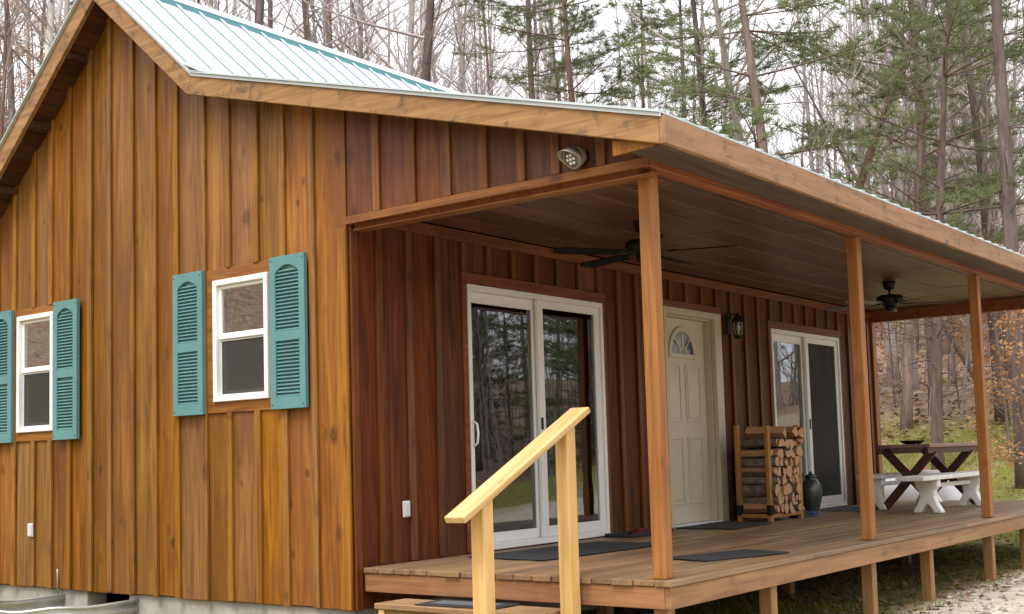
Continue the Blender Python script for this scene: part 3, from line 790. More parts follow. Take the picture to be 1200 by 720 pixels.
# wall lantern beside the entry door
lr = tag(empty('wall_lantern', (5.43, -.046, 1.985)), 'black carriage lantern on the porch wall right of the cream door', 'lantern')
X0, Y0, Z0 = 5.43, -.046, 1.985
m = MB(); m.box(X0-.045, X0+.045, Y0-.018, Y0, Z0-.08, Z0+.17); m.tube([(X0, Y0-.018, Z0+.11), (X0, Y0-.07, Z0+.165), (X0, Y0-.13, Z0+.155)], .009, 8); m.build('bracket', M['black'], lr, .005)
m = MB(); m.lathe([(.012,.175),(.02,.17),(.03,.135),(.075,.10),(.085,.06),(.085,.052),(.06,.05)][::-1], (X0, Y0-.14, Z0), n=6); m.build('cap', M['black'], lr)
m = MB()
for i in range(6):
    a = 2*math.pi*i/6; m.tube([(X0+.052*math.cos(a), Y0-.14+.052*math.sin(a), Z0-.11), (X0+.072*math.cos(a), Y0-.14+.072*math.sin(a), Z0+.052)], .006, 5)
m.lathe([(.02,-.15),(.055,-.135),(.062,-.11),(.058,-.105)], (X0, Y0-.14, Z0), n=6); m.build('cage', M['black'], lr)
m = MB(); m.lathe([(.048,-.104),(.066,.05)], (X0, Y0-.14, Z0), n=6); m.build('lantern_glass', M['lantern_glass'], lr)
m = MB(); m.lathe([(.010,-.10),(.012,-.05),(.024,-.03),(.028,-.005),(.018,.02),(.003,.032)], (X0, Y0-.14, Z0), n=12); m.build('bulb', M['bulb'], lr, smooth=True)

lr.scale = (.84, .84, .84)
# battery spotlight high on the gable
sr = tag(empty('spotlight', (-.022, -1.99, 2.46)), 'bronze hooded LED spotlight fixed under the rake above the porch opening', 'spotlight')
base_c = Vector((-.0225, -1.985, 2.468)); ad = Vector((-.80, .22, -.52)).normalized()
m = MB(); m.lathe([(.050,0),(.050,.012),(.040,.02),(.018,.026),(.016,.05)], base_c, (-1,0,0), 20); m.build('wall_plate', M['black'], sr, smooth=True)
hc = base_c + Vector((-.062, 0, .004))
m = MB(); m.lathe([(.01,-.055),(.036,-.050),(.058,-.030),(.066,.0),(.066,.045),(.063,.05),(.058,.046)], hc, ad, 28); m.build('housing', M['bronze'], sr, smooth=True)
m = MB(); m.lathe([(.057,.040),(.055,.047),(.02,.050)], hc, ad, 24); m.build('lens', M['lens'], sr, smooth=True)
u = ad.cross(Vector((0,0,1))).normalized(); w2 = u.cross(ad)
m = MB(); n = 22; th_ = []
for i in range(n+1):      # hood over the upper half
    a = R(-15)+R(210)*i/n; ext = .050+.045*max(0, math.sin(a))**.7
    th_.append((a, ext))
for i in range(n):
    q = []
    for (a, e) in (th_[i], th_[i+1]):
        for (r_, h_) in ((.0665, .02), (.0715, e)): 
            q.append(hc + u*(r_*math.cos(a)) + w2*(r_*math.sin(a)) + ad*h_)
        for (r_, h_) in ((.0705, .02), (.0755, e)):
            q.append(hc + u*(r_*math.cos(a)) + w2*(r_*math.sin(a)) + ad*h_)
    m.add(q, [(0,1,5,4), (2,6,7,3), (1,3,7,5), (0,4,6,2)])
m.build('hood', M['bronze'], sr, smooth=True)
m = MB()
for i in range(7):
    r_ = 0 if i == 6 else .028; a = R(60*i); c = hc + u*(r_*math.cos(a)) + w2*(r_*math.sin(a)) + ad*.0505
    m.lathe([(.010,0),(.009,.004),(.002,.006)], c, ad, 10)
m.build('led_cluster', M['led'], sr, smooth=True)

# ------------------------------------------------------------------ things on the deck
def mat_thing(cx, cy, lx, ly, rot, z, label, mat, th=.008, inner=None, name='doormat'):
    m = MB(); n = 10
    m.box(-lx/2, lx/2, -ly/2, ly/2, .0005, th)
    o = m.build(name, mat, None, .004)
    o.location = (cx, cy, z+.001); o.rotation_euler = (0, 0, R(rot)); tag(o, label, 'mat')
    if inner:
        q = MB(); q.box(-lx/2+.07, lx/2-.07, -ly/2+.07, ly/2-.07, th+.0002, th+.003); i = q.build('mat_centre', inner, None); i.parent = o
    return o
mat_thing(1.62, -.66, 1.55, .70, -3, .002, 'wide dark doormat on the deck below the first sliding door', M['mat_black'])
mat_thing(1.58, -1.98, .80, .42, -16, .002, 'small black rubber mat lying askew near the deck edge right of the corner post', M['mat_black'])
mat_thing(4.52, -.40, .95, .58, 4, .002, 'dark grey doormat at the foot of the cream entry door', M['mat_black'])
mat_thing(7.55, -.42, .85, .5, 2, .002, 'blue grey doormat at the second sliding door beyond the urn', M['mat_blue'])
mat_thing(-.10, -1.07, .27, .62, 2, -.185, 'black doormat with grey fibre centre on the wooden step', M['mat_black'], inner=M['mat_grey'])
# boot tray and leash
m = MB(); m.box(2.92, 3.62, -.36, -.09, .003, .010)
for q in ((2.92, 3.62, -.36, -.345), (2.92, 3.62, -.105, -.09), (2.92, 2.935, -.3448, -.1052), (3.605, 3.62, -.3448, -.1052)): m.box(*q, .0102, .032)
tag(m.build('boot_tray', M['mat_black'], None, .004), 'shallow black boot tray against the wall right of the first sliding door', 'tray')
m = MB(); pts = []
for i in range(60):
    a = i*.55; r_ = .05+.045*math.sin(i*.31); pts.append((3.36+1.6*r_*math.cos(a), -.22+r_*math.sin(a), .018+.0005*i))
m.tube(pts, .006, 6); tag(m.build('leash', M['leash'], None, smooth=True), 'dark red cord coiled in the black boot tray', 'cord')

# firewood rack and logs
RX0, RX1, RY0, RY1 = 5.09, 5.78, -.60, -.27
rk = tag(empty('firewood_rack', (5.43, -.43, 0.002)), 'upright yellowish wooden rack stacked with firewood beside the cream door', 'rack')
for x_ in (RX0, RX1):
    for y_ in (RY0, RY1):
        m = MB(); m.box(x_-.030, x_+.030, y_-.019, y_+.019, .0025, .955+rnd.uniform(-.01, .01)); p_ = m.build('rack_post', M['rack'], rk, .003)
        if x_ == RX0:
            q = MB(); q.box(x_-.034, x_+.034, y_-.023, y_+.023, .07, .17); q.build('bracket', M['black'], p_, .002)
m = MB()
for y_ in (RY0, RY1): m.box(RX0+.031, RX1-.031, y_-.019, y_+.019, .045, .083)
m.build('bottom_rail', M['rack'], rk, .003)
m = MB()
for x_ in (RX0, RX1): m.box(x_-.019, x_+.019, RY0+.020, RY1-.020, .045, .083)
m.build('end_rail', M['rack'], rk, .003)
def log_mesh(r, ln, kind):
    """split or round billet along y: bark outside (slot 0), split wood on ends and flats (slot 1)"""
    m = MB()
    if kind == 0: prof = [(r*(1+rnd.uniform(-.08,.08))*math.cos(a), r*(1+rnd.uniform(-.08,.08))*math.sin(a)) for a in np.linspace(0, 2*math.pi, 12, endpoint=False)]; flats = set()
    elif kind == 1:
        prof = [(1.15*r*math.cos(a), 1.15*r*math.sin(a)-.35*r) for a in np.linspace(0, math.pi, 8)]; flats = {7}
    else:
        prof = [(1.7*r*math.cos(a)-.9*r, 1.7*r*math.sin(a)-.55*r) for a in np.linspace(0, R(75), 6)] + [(-.9*r, -.55*r)]; flats = {5, 6}
    n = len(prof); rows = []
    nr = 4
    for j in range(nr):
        t_ = j/(nr-1); jx, jz = rnd.uniform(-.006,.006), rnd.uniform(-.006,.006)
        rows.append([(x_+jx, -ln/2+ln*t_, z_+jz) for x_, z_ in prof])
    m.v = [p for r_ in rows for p in r_]
    for j in range(nr-1):
        for i in range(n):
            a, b = j*n+i, j*n+(i+1) % n
            m.f.append((a, a+n, b+n, b)); m.m.append(1 if i in flats else 0)
    m.f.append(tuple(range(n))); m.m.append(1)
    m.f.append(tuple(range((nr-1)*n, nr*n))[::-1]); m.m.append(1)
    me_o = m.build('log', [M['log_bark'], M['log_end']], None)
    return me_o
row = 0; z_ = .125
while z_ < .85:
    x_ = RX0+.075 + (.03 if row % 2 else 0)
    lim = RX1-.06 + (.05 if z_ > .55 else 0)
    while x_ < lim:
        r_ = rnd.uniform(.034, .064); kind = rnd.choice((0, 1, 1, 2, 2))
        o = log_mesh(r_, rnd.uniform(.36, .44), kind)
        o.location = (x_, -.435+rnd.uniform(-.035, .02), z_+rnd.uniform(-.008, .008)); o.rotation_euler = (R(rnd.uniform(-2,2)), rnd.uniform(0, 6.28), R(rnd.uniform(-5, 5)))
        tag(o, 'short split firewood billet packed in the upright rack by the door', 'log', 'split logs stacked in the firewood rack')
        x_ += r_*2.0
    z_ += .092; row += 1
tops = [((5.35,-.46,.875), .06, .40, 8, 'flat pale split log on top of the stack at its left end'),
        ((5.62,-.47,.865), .055, .42, -14, 'bark-sided log on top of the stack toward its middle'),
        ((5.84,-.52,.86), .058, .46, -42, 'long pale split log slanting out over the right end of the stack'),
        ((5.90,-.53,.80), .045, .40, -50, 'thin pale splinter log jutting lowest from the right end of the stack top')]
for (lc, r_, ln, rz, lb) in tops:
    o = log_mesh(r_, ln, 2); o.location = lc; o.rotation_euler = (R(rnd.uniform(-6, 4)), R(35), R(rz)); tag(o, lb, 'log', 'split logs stacked in the firewood rack')

# urn
m = MB(); m.lathe([(.062,0),(.066,.012),(.060,.03),(.085,.09),(.108,.18),(.113,.26),(.100,.33),(.068,.375),(.055,.39),(.060,.405),(.064,.412),(.050,.425),(.022,.44),(.018,.455),(.010,.465),(.001,.468)], (0,0,0), n=32)
u_ = m.build('urn', M['urn'], None, smooth=True); u_.location = (6.28, -.50, .002); tag(u_, 'dark green glazed lidded urn standing right of the firewood stack', 'urn')
# crumpled bag
def crumple(name, c, sx_, sy_, sz_, mat, seed):
    rr = random.Random(seed); m = MB(); n, k = 16, 9; rows = []
    for i in range(k):
        ph = math.pi/2*i/(k-1)
        rows.append([])
        for j in range(n):
            a = 2*math.pi*j/n; f = 1+rr.uniform(-.22, .22)
            rows[-1].append((c[0]+sx_*f*math.cos(ph)*math.cos(a), c[1]+sy_*f*math.cos(ph)*math.sin(a), c[2]+sz_*math.sin(ph)*(1+rr.uniform(-.2,.2))))
    m.v = [p for r_ in rows for p in r_]
    for i in range(k-1):
        for j in range(n):
            a, b = i*n+j, i*n+(j+1) % n; m.f.append((a, b, b+n, a+n)); m.m.append(0)
    m.f.append(tuple(range(n))[::-1]); m.m.append(0)
    return m.build(name, mat, None)
bg = crumple('cloth_bag', (5.98, -.50, .003), .17, .09, .075, M['bag'], 3); tag(bg, 'crumpled black bag on the deck between the firewood and the urn', 'bag')
b2 = crumple('cloth_bundle', (6.14, -.56, .003), .07, .05, .055, M['bag_blue'], 5); tag(b2, 'small crumpled blue cloth touching the foot of the urn', 'cloth')

# picnic table
TX0, TX1, TY0, TY1 = 7.22, 9.0, -1.47, -.84
tb = tag(empty('picnic_table', ((TX0+TX1)/2, (TY0+TY1)/2, .002)), 'dark brown picnic table with crossed legs near the far end of the deck', 'table')
m = MB(); nb_ = 4
for i in range(nb_):
    a = TY0+(TY1-TY0)*i/nb_; m.box(TX0, TX1+rnd.uniform(-.01,.01), a+.004, a+(TY1-TY0)/nb_-.004, .685, .723)
m.build('table_top', M['table_top'], tb, .004)
m = MB()
m.box(TX0+.02, TX1-.02, TY0+.03, TY0+.065, .62, .684); m.box(TX0+.02, TX1-.02, TY1-.065, TY1-.03, .62, .684); m.build('apron', M['table'], tb, .003)
ym = (TY0+TY1)/2
for x_ in (TX0+.20, TX1-.32):
    for s, dx_ in ((1, 0), (-1, .04)):
        a_, b_2 = Vector((x_+dx_, ym-s*.33, .005)), Vector((x_+dx_, ym+s*.27, .66)); dd = (b_2-a_).normalized()
        m = MB(); m.obox((a_+b_2)/2, dd, (1,0,0), dd.cross(Vector((1,0,0))), (b_2-a_).length/2, .019, .045); m.build('leg', M['table'], tb, .003)
m = MB(); m.box(TX0+.22, TX1-.30, ym-.02, ym+.02, .30, .38); m.build('stretcher', M['table'], tb, .003)
m = MB(); m.lathe([(.07,0),(.10,.008),(.135,.03),(.14,.042),(.132,.042),(.095,.018),(.002,.014)], n=24)
bw = m.build('bowl', M['black'], None, smooth=True); bw.location = (7.72, -1.1, .724); tag(bw, 'shallow black bowl sitting on the picnic table top', 'bowl')

# white benches
def bench(x0, x1, legs, label):
    root = tag(empty('bench'), label, 'bench', 'white benches around the picnic table')
    m = MB(); m.box(x0, x1, -.145, -.003, .345, .392); m.box(x0, x1, .003, .145, .345, .392); m.build('seat', M['bench'], root, .006)
    for x_ in legs:
        m = MB()
        pro = [(-.155,0),(-.07,0),(-.035,.06),(0,.095),(.035,.06),(.07,0),(.155,0),(.135,.045),(.10,.10),(.075,.17),(.085,.23),(.12,.275),(.125,.344),(-.125,.344),(-.12,.275),(-.085,.23),(-.075,.17),(-.10,.10),(-.135,.045)]
        m.prism(pro, 'x', x_-.055, x_+.055); m.build('leg', M['bench'], root, .012, segs=2)
    m = MB(); m.box(legs[0]+.056, legs[1]-.056, -.02, .02, .255, .30); m.build('stretcher', M['bench'], root, .004)
    return root
o = bench(-1.05, 1.15, (-.52, .90), 'white bench in front of the picnic table on the yard side'); o.location = (7.42, -1.53, .002)
o = bench(-1.1, 1.1, (-.98, .80), 'white bench behind the picnic table on the wall side'); o.location = (8.45, -.72, .002)

# white tank beyond the deck end
tk = tag(empty('gas_tank', (11.1, .1, hz(11.1, .1))), 'white rounded tank beyond the end of the deck, seen under the picnic table', 'tank')
m = MB(); rt = .40; L = 1.0
prof = [(rt*math.sin(a), -L/2-rt*.75*math.cos(a)) for a in np.linspace(.05, math.pi/2, 9)] + [(rt*math.sin(a), L/2+rt*.75*math.sin(a-math.pi/2)) for a in np.linspace(math.pi/2, math.pi-.05, 9)]
m.lathe(prof, (11.1, .1, -.12), (.1,1,0), 32); m.build('shell', M['tank'], tk, smooth=True)
m = MB(); m.lathe([(.20,0),(.20,.05),(.17,.10),(.10,.135),(.01,.145)], (11.1, .05, .255), (0,0,1), 24); m.build('valve_dome', M['tank_red'], tk, smooth=True)
m = MB()
for y_ in (-.25, .45): m.box(10.85, 11.35, y_-.05, y_+.05, -.75, -.44)
m.build('foot', M['concrete'], tk, .01)

# galvanised window well around the crawl space opening
ww = tag(empty('window_well', (-.5, 2.95, -.70)), 'galvanised corrugated steel well curving round the crawl space opening under the gable wall', 'window well')
m = MB(); y0, y1, dep = 2.44, 3.47, .95; path = [(.008, y0)]
n = 20
path += [(-.30, y0-.01)]
for i in range(n+1):
    a = math.pi*i/n; path.append((-.42-(dep-.42)*math.sin(a), (y0+y1)/2-(y1-y0)/2*math.cos(a)))
path += [(-.30, y1+.005), (.008, y1)]
nv = 27; zt, zb_ = -.335, -.86
nrm = []
for i in range(len(path)):
    a, b = Vector(path[max(i-1,0)]), Vector(path[min(i+1,len(path)-1)]); d = (b-a).normalized(); nrm.append(Vector((-d.y, d.x)) * -1)
rows = []
for k in range(nv+1):
    z = zt+(zb_-zt)*k/nv; cor = .013*math.sin(k*2*math.pi/4.5)
    rows.append([(p[0]+q.x*cor, p[1]+q.y*cor, z - .012*math.sin(i*.9)*(k == 0)) for i, (p, q) in enumerate(zip(path, nrm))])
np_ = len(path)
m.v = [p for r_ in rows for p in r_]
for k in range(nv):
    for i in range(np_-1): m.f.append((k*np_+i, k*np_+i+1, (k+1)*np_+i+1, (k+1)*np_+i)); m.m.append(0)
o = m.build('steel_wall', M['galv'], ww, smooth=True)
sd = o.modifiers.new('thickness', 'SOLIDIFY'); sd.thickness = .004
m = MB(); m.tube([(p[0], p[1], zt+.004-.010*math.sin(i*.9)) for i, p in enumerate(path)], .013, 8); m.build('rolled_rim', M['galv'], ww, smooth=True)
m = MB(); m.tube([(-.02, 3.52, -.33), (-.035, 3.50, -.20), (-.05, 3.48, -.115)], [.007, .006, .004], 6); m.build('tie_rod', M['galv'], ww, smooth=True)
# small white pipe
m = MB(); m.tube([(-.022, 4.47, -.10), (-.10, 4.46, -.10), (-.16, 4.41, -.12)], .014, 8); m.tube([(-.10, 4.46, -.10), (-.12, 4.46, -.15)], .010, 8)
tag(m.build('pipe_stub', M['white'], None, smooth=True), 'small white pipe stub poking from the bottom of the gable wall at the far left', 'pipe')

# ------------------------------------------------------------------ trees
def bend(p, d, ln, n, rr, wob, up=0):
    pts = [Vector(p)]; d = Vector(d).normalized()
    for i in range(n):
        d = (d + Vector((rr.uniform(-wob,wob), rr.uniform(-wob,wob), rr.uniform(-wob,wob)*.6+up))).normalized()
        pts.append(pts[-1]+d*(ln/n))
    return pts
def at(pts, t):
    k = min(int(t*(len(pts)-1)), len(pts)-2); f = t*(len(pts)-1)-k
    return pts[k].lerp(pts[k+1], f)
def bare_meshes(seed, h, r0, start=.22, dens=1.0, fork=False):
    rr = random.Random(seed); T = MB(); B = MB()
    tr_ = bend((0,0,-.5), (rr.uniform(-.03,.03), rr.uniform(-.03,.03), 1), h+.5, 12, rr, .035, .01)
    T.tube(tr_, [r0*(1.25 if i == 0 else 1)*(1-.90*(i/12)**1.1) for i in range(13)], 9)
    np1 = int(26*dens)
    for i in range(np1):
        t_ = start+(1-start)*((i+rr.random())/np1)**.9; t_ = min(t_, .985)
        p = at(tr_, t_); a = rr.uniform(0, 2*math.pi); el = R(rr.uniform(15, 60))
        ln = h*(.09+.24*(1-t_)*rr.uniform(.5, 1.2)); r1 = min(r0*.35, .012+.010*ln)*(1.1-.5*t_)
        d = (math.cos(a)*math.cos(el), math.sin(a)*math.cos(el), math.sin(el))
        b1 = bend(p, d, ln, 5, rr, .16, .05); B.tube(b1, [r1*(1-.8*j/5) for j in range(6)], 4, caps=False)
        for j in range(rr.randint(4, 7)):
            q = at(b1, rr.uniform(.2, 1)); d2 = Vector(d)+Vector((rr.uniform(-.9,.9), rr.uniform(-.9,.9), rr.uniform(-.3,.8)))
            l2 = ln*rr.uniform(.22, .5); b2_ = bend(q, d2, l2, 3, rr, .22, .06); B.tube(b2_, [.010, .008, .006, .004], 3, caps=False)
            for k in range(rr.randint(2, 4)):
                q3 = at(b2_, rr.uniform(.2, 1)); d3 = d2+Vector((rr.uniform(-.9,.9), rr.uniform(-.9,.9), rr.uniform(-.4,.8)))
                B.tube(bend(q3, d3, l2*rr.uniform(.3,.6), 2, rr, .3, .05), [.006, .005, .003], 3, caps=False)
    return T, B
def needle_tuft(C, c, d, rr, n, L):
    d = Vector(d).normalized()
    for i in range(n):
        v = (d*.55+Vector((rr.gauss(0,.6), rr.gauss(0,.6), rr.gauss(0,.42)))).normalized()
        s = v.cross(Vector((rr.gauss(0,1), rr.gauss(0,1), rr.gauss(0,1)))).normalized()*rr.uniform(.006, .012)
        b = Vector(c)+v*rr.uniform(0, .06); l = L*rr.uniform(.6, 1.15)
        C.add([b-s, b+s, b+v*l], [(0,1,2)])
def pine_meshes(seed, h, r0, start=.3, dens=1.0, lean=0, rad=.22):
    rr = random.Random(seed); T = MB(); C = MB()
    tr_ = bend((0,0,-.5), (lean, rr.uniform(-.03,.03), 1), h+.5, 12, rr, .02, .0)
    T.tube(tr_, [r0*(1.2 if i == 0 else 1)*(1-.93*(i/12)) for i in range(13)], 9)
    for i in range(26):        # dead snags on the lower stem
        t_ = rr.uniform(.07, start+.2); p = at(tr_, t_); a = rr.uniform(0, 6.28)
        s = bend(p, (math.cos(a), math.sin(a), rr.uniform(-.15,.4)), rr.uniform(.4, 1.8), 3, rr, .18); T.tube(s, [.016, .012, .008, .004], 4, caps=False)
        for j in range(3):
            q = at(s, rr.uniform(.3, 1)); T.tube(bend(q, (rr.uniform(-1,1), rr.uniform(-1,1), rr.uniform(-.3,.5)), rr.uniform(.2,.6), 2, rr, .3), [.006,.005,.003], 3, caps=False)
    nw = int((1-start)*h/.75)
    for i in range(nw):
        t_ = start+(1-start)*(i+rr.uniform(-.3,.3))/nw; t_ = min(max(t_, start), .985); p = at(tr_, t_)
        prof = min(1, (t_-start)/.18+.45)*(1-((t_-start)/(1-start))**1.5)+.06
        for j in range(rr.randint(3, 5)):
            if rr.random() > dens: continue
            a = rr.uniform(0, 6.28); ln = h*rad*prof*rr.uniform(.55, 1.15)+.25; el = rr.uniform(-.1, .35)+.5*max(0, t_-.7)
            d = Vector((math.cos(a), math.sin(a), el)); b1 = bend(p, d, ln, 4, rr, .1, .03)
            T.tube(b1, [.006+.006*ln*(1-.9*k/4) for k in range(5)], 4, caps=False)
            ns = max(4, int(ln/.23))
            for k in range(ns):
                f = .25+.75*(k+rr.random())/ns; q = at(b1, min(f, .99)); sd_ = rr.choice((-1, 1))
                side = Vector((-d.y, d.x, 0)).normalized()*sd_; sl = ln*.34*(1.15-f)*rr.uniform(.6,1.3)+.12
                d2 = (side*rr.uniform(.5,1)+d.normalized()*.8+Vector((0,0,rr.uniform(-.1,.35)))); b2_ = bend(q, d2, sl, 2, rr, .12)
                T.tube(b2_, [.007,.006,.004], 3, caps=False)
                for g_ in range(max(3, int(sl/.10))):
                    needle_tuft(C, at(b2_, rr.uniform(.2, 1)), d2+Vector((0,0,.25)), rr, 10, .18)
            needle_tuft(C, b1[-1], d, rr, 22, .20)
    return T, C
def make_tree(kind, name, T, C, barkm, crownm, cname):
    root = empty(name)
    T.build('trunk', barkm, root, smooth=True)
    C.build(cname, crownm, root)
    return root

BARE = {}
for i, (s, h, r0, st_, bk) in enumerate(((21, 17, .15, .16, 'bark_grey'), (22, 19, .17, .2, 'bark_dark'), (23, 15, .11, .14, 'bark_grey'), (24, 21, .20, .24, 'bark_dark'), (25, 14, .09, .12, 'bark_red'), (26, 18, .14, .2, 'bark_pale'), (27, 12, .07, .1, 'bark_grey'))):
    T, B = bare_meshes(s, h, r0, st_); BARE[i] = make_tree('bare', 'bare_tree', T, B, M[bk], M['twig'], 'branches')
PINE = {}
for i, (s, h, r0, st_, rad, bk, lean) in enumerate(((31, 17, .17, .27, .20, 'bark_pine', 0), (32, 20, .15, .28, .17, 'bark_red', .02), (33, 13, .12, .26, .24, 'bark_pine', 0), (34, 21, .17, .42, .14, 'bark_dark', 0), (35, 10, .09, .08, .26, 'bark_pine', 0))):
    T, C = pine_meshes(s, h, r0, st_, .9, lean, rad); PINE[i] = make_tree('pine', 'pine_tree', T, C, M[bk], M['needles'], 'crown')
used = set()
CAM = Vector((-5.9226, -5.983, .7175)); YAW = 37.2994
def place(src, px, dist, label, cat, group=None, rz=None, scale=1., lean=(0, 0)):
    """px: bearing in photograph columns (a plain compass bearing from where the photographer stood)"""
    az = R(YAW)-math.atan((px-611)/1430); x, y = CAM.x+dist*math.cos(az), CAM.y+dist*math.sin(az)
    return place_xy(src, x, y, label, cat, group, rz, scale, lean)
def place_xy(src, x, y, label, cat, group=None, rz=None, scale=1., lean=(0, 0)):
    if id(src) in used: o = copy_tree(src)
    else: o = src; used.add(id(src))
    o.location = (x, y, hz(x, y)); o.scale = (scale,)*3
    o.rotation_euler = (lean[0], lean[1], rnd.uniform(0, 6.28) if rz is None else rz)
    tag(o, label, cat, group)
    return o
# prominent trunks above the roofs: (column, distance, source, scale, lean about the view axis in degrees, label)
def leaned(src, px, dist, label, cat, sc, deg, group=None):
    az = R(YAW)-math.atan((px-611)/1430)
    o = place(src, px, dist, label, cat, group, None, sc)
    q = Matrix.Rotation(R(deg), 4, Vector((math.cos(az), math.sin(az), 0))) @ Matrix.Rotation(rnd.uniform(0, 6.28), 4, 'Z')
    o.rotation_euler = q.to_euler()
    return o
G_TREE = 'trees in the woods behind the cabin'
prom = [
 (299, 36, BARE[3], 1.05, 0, 'thick dark bare trunk rising behind the left half of the steep roof', 'tree'),
 (317, 44, BARE[1], .9, 1, 'slimmer dark bare trunk just right of the thickest one above the ridge', 'tree'),
 (374, 37, BARE[3], .85, -1, 'dark bare trunk rising behind the middle of the ridge cap', 'tree'),
 (391, 43, BARE[1], .95, 1, 'dark bare trunk close right of the one behind the middle of the ridge cap', 'tree'),
 (425, 40, BARE[0], 1.0, 0, 'mossy grey bare trunk above the right half of the ridge', 'tree'),
 (478, 38, BARE[0], 1.1, 1, 'pale grey bare trunk beside the big dark trunk near the end of the ridge', 'tree'),
 (498, 34, BARE[3], 1.0, 2, 'big dark bare trunk near the end of the ridge', 'tree'),
 (555, 46, BARE[2], 1.0, 0, 'faint grey bare tree above the start of the porch roof', 'tree'),
 (587, 44, BARE[4], 1.0, 1, 'thin reddish bare tree above the start of the porch roof', 'tree'),
 (637, 36, PINE[3], .95, 0, 'tall pine with a reddish stem and high crown left of the porch corner', 'pine tree'),
 (678, 41, BARE[1], .7, -1, 'thin dark bare stem left of the crooked pine above the porch corner', 'tree'),
 (706, 32, PINE[1], .95, -4, 'crooked reddish pine leaning left above the porch corner', 'pine tree'),
 (812, 34, PINE[3], .75, 1, 'slender dark stemmed pine rising just right of the porch roof corner', 'pine tree'),
 (826, 40, BARE[2], .8, -3, 'thin bare grey stem between two dark pine stems right of the roof corner', 'tree'),
 (856, 30, PINE[3], .85, -2, 'straight dark stemmed pine left of the white barked tree', 'pine tree'),
 (897, 29, BARE[5], 1.0, -2, 'white barked bare tree standing left of the big bushy pine', 'tree'),
 (928, 27, PINE[0], 1.05, 0, 'big bushy green pine with a thick dark stem right of the white barked tree', 'pine tree'),
 (905, 30, PINE[1], 1.0, 22, 'reddish pine leaning strongly to the right over the eave', 'pine tree'),
 (1058, 28, PINE[0], .78, 2, 'bushy green pine behind the reddish leaning one', 'pine tree'),
 (1092, 24, PINE[2], 1.0, 1, 'low branched bright green pine right of the leaning one', 'pine tree'),
 (1194, 22, PINE[3], .9, 1, 'dark scaly pine stem at the right edge above the eave', 'pine tree'),
 (775, 38, PINE[4], 1.35, 0, 'thin crowned pine in the gap right of the crooked pine', 'pine tree'),
 (1170, 44, PINE[1], .8, 0, 'far pine just left of the stem at the right edge', 'pine tree'),
 (49, 40, BARE[5], 1.1, 0, 'pale barked tree on the leafy hillside left of the gable peak', 'tree'),
 (70, 47, BARE[0], 1.0, 1, 'grey mossy tree close left of the gable peak', 'tree'),
 (14, 42, BARE[1], .8, -1, 'thin dark tree at the far left edge above the rake', 'tree'),
 (1094, 30, BARE[1], .9, 1, 'dark trunk on the leafy slope seen between the porch posts', 'tree'),
 (1046, 36, BARE[0], 1.05, 0, 'grey green trunk seen right of the middle post above the table', 'tree'),
 (1110, 42, BARE[0], .85, -1, 'pale grey trunk right of the dark one between the porch posts', 'tree'),
 (1172, 28, BARE[3], .7, 0, 'dark trunk on the slope right of the last porch post', 'tree'),
]
for (px, ds_, src, sc, deg, lb, cat) in prom: leaned(src, px, ds_, lb, cat, sc, deg, G_TREE)
# dead fallen stem leaning the other way
T, B = bare_meshes(77, 13, .085, .3, .5); dead = make_tree('bare', 'dead_tree', T, B, M['bark_dark'], M['twig'], 'branches')
leaned(dead, 1150, 33, 'thin dead stem leaning left across the green pines over the eave', 'tree', .95, -27, G_TREE)

def scatter_trees(n, lo, hi, d0, d1, srcs, scl, label, cat, group, seed, mind=1.3):
    rr = random.Random(seed); pts = []
    tries = 0
    while len(pts) < n and tries < n*30:
        tries += 1
        px, d = rr.uniform(lo, hi), math.sqrt(rr.uniform(d0*d0, d1*d1)); az = R(YAW)-math.atan((px-611)/1430)
        x, y = CAM.x+d*math.cos(az), CAM.y+d*math.sin(az)
        if -1.5 < x < 12.5 and -4 < y < 7.5: continue
        if any((x-a)**2+(y-b)**2 < mind**2 for a, b in pts): continue
        pts.append((x, y)); place_xy(rr.choice(srcs), x, y, label, cat, group, None, rr.uniform(*scl), (R(rr.uniform(-3,3)), R(rr.uniform(-3,3))))
scatter_trees(14, -30, 130, 36, 66, [BARE[0], BARE[2], BARE[4], BARE[5], BARE[6]], (.7, 1.05), 'leafless tree on the brown hillside left of the gable peak', 'tree', 'bare trees left of the gable', 5)
scatter_trees(46, 215, 660, 40, 72, [BARE[0], BARE[1], BARE[2], BARE[4], BARE[6]], (.6, 1.0), 'slender leafless tree in the crowded woods above the steep metal roof', 'tree', 'bare trees above the steep roof', 6)
scatter_trees(20, 640, 990, 38, 70, [BARE[0], BARE[2], BARE[4], BARE[6]], (.6, .95), 'slender leafless tree in the thin woods above the porch roof', 'tree', 'bare trees above the porch roof', 7)
scatter_trees(48, 990, 1240, 32, 75, [BARE[0], BARE[1], BARE[2], BARE[4], BARE[6]], (.55, .95), 'leafless tree on the wooded slope beyond the far end of the porch', 'tree', 'bare trees beyond the porch', 8)
scatter_trees(26, 1035, 1215, 40, 70, [BARE[0], BARE[1], BARE[2], BARE[3]], (.5, .75), 'leafless tree on the wooded slope beyond the far end of the porch', 'tree', 'bare trees beyond the porch', 18)
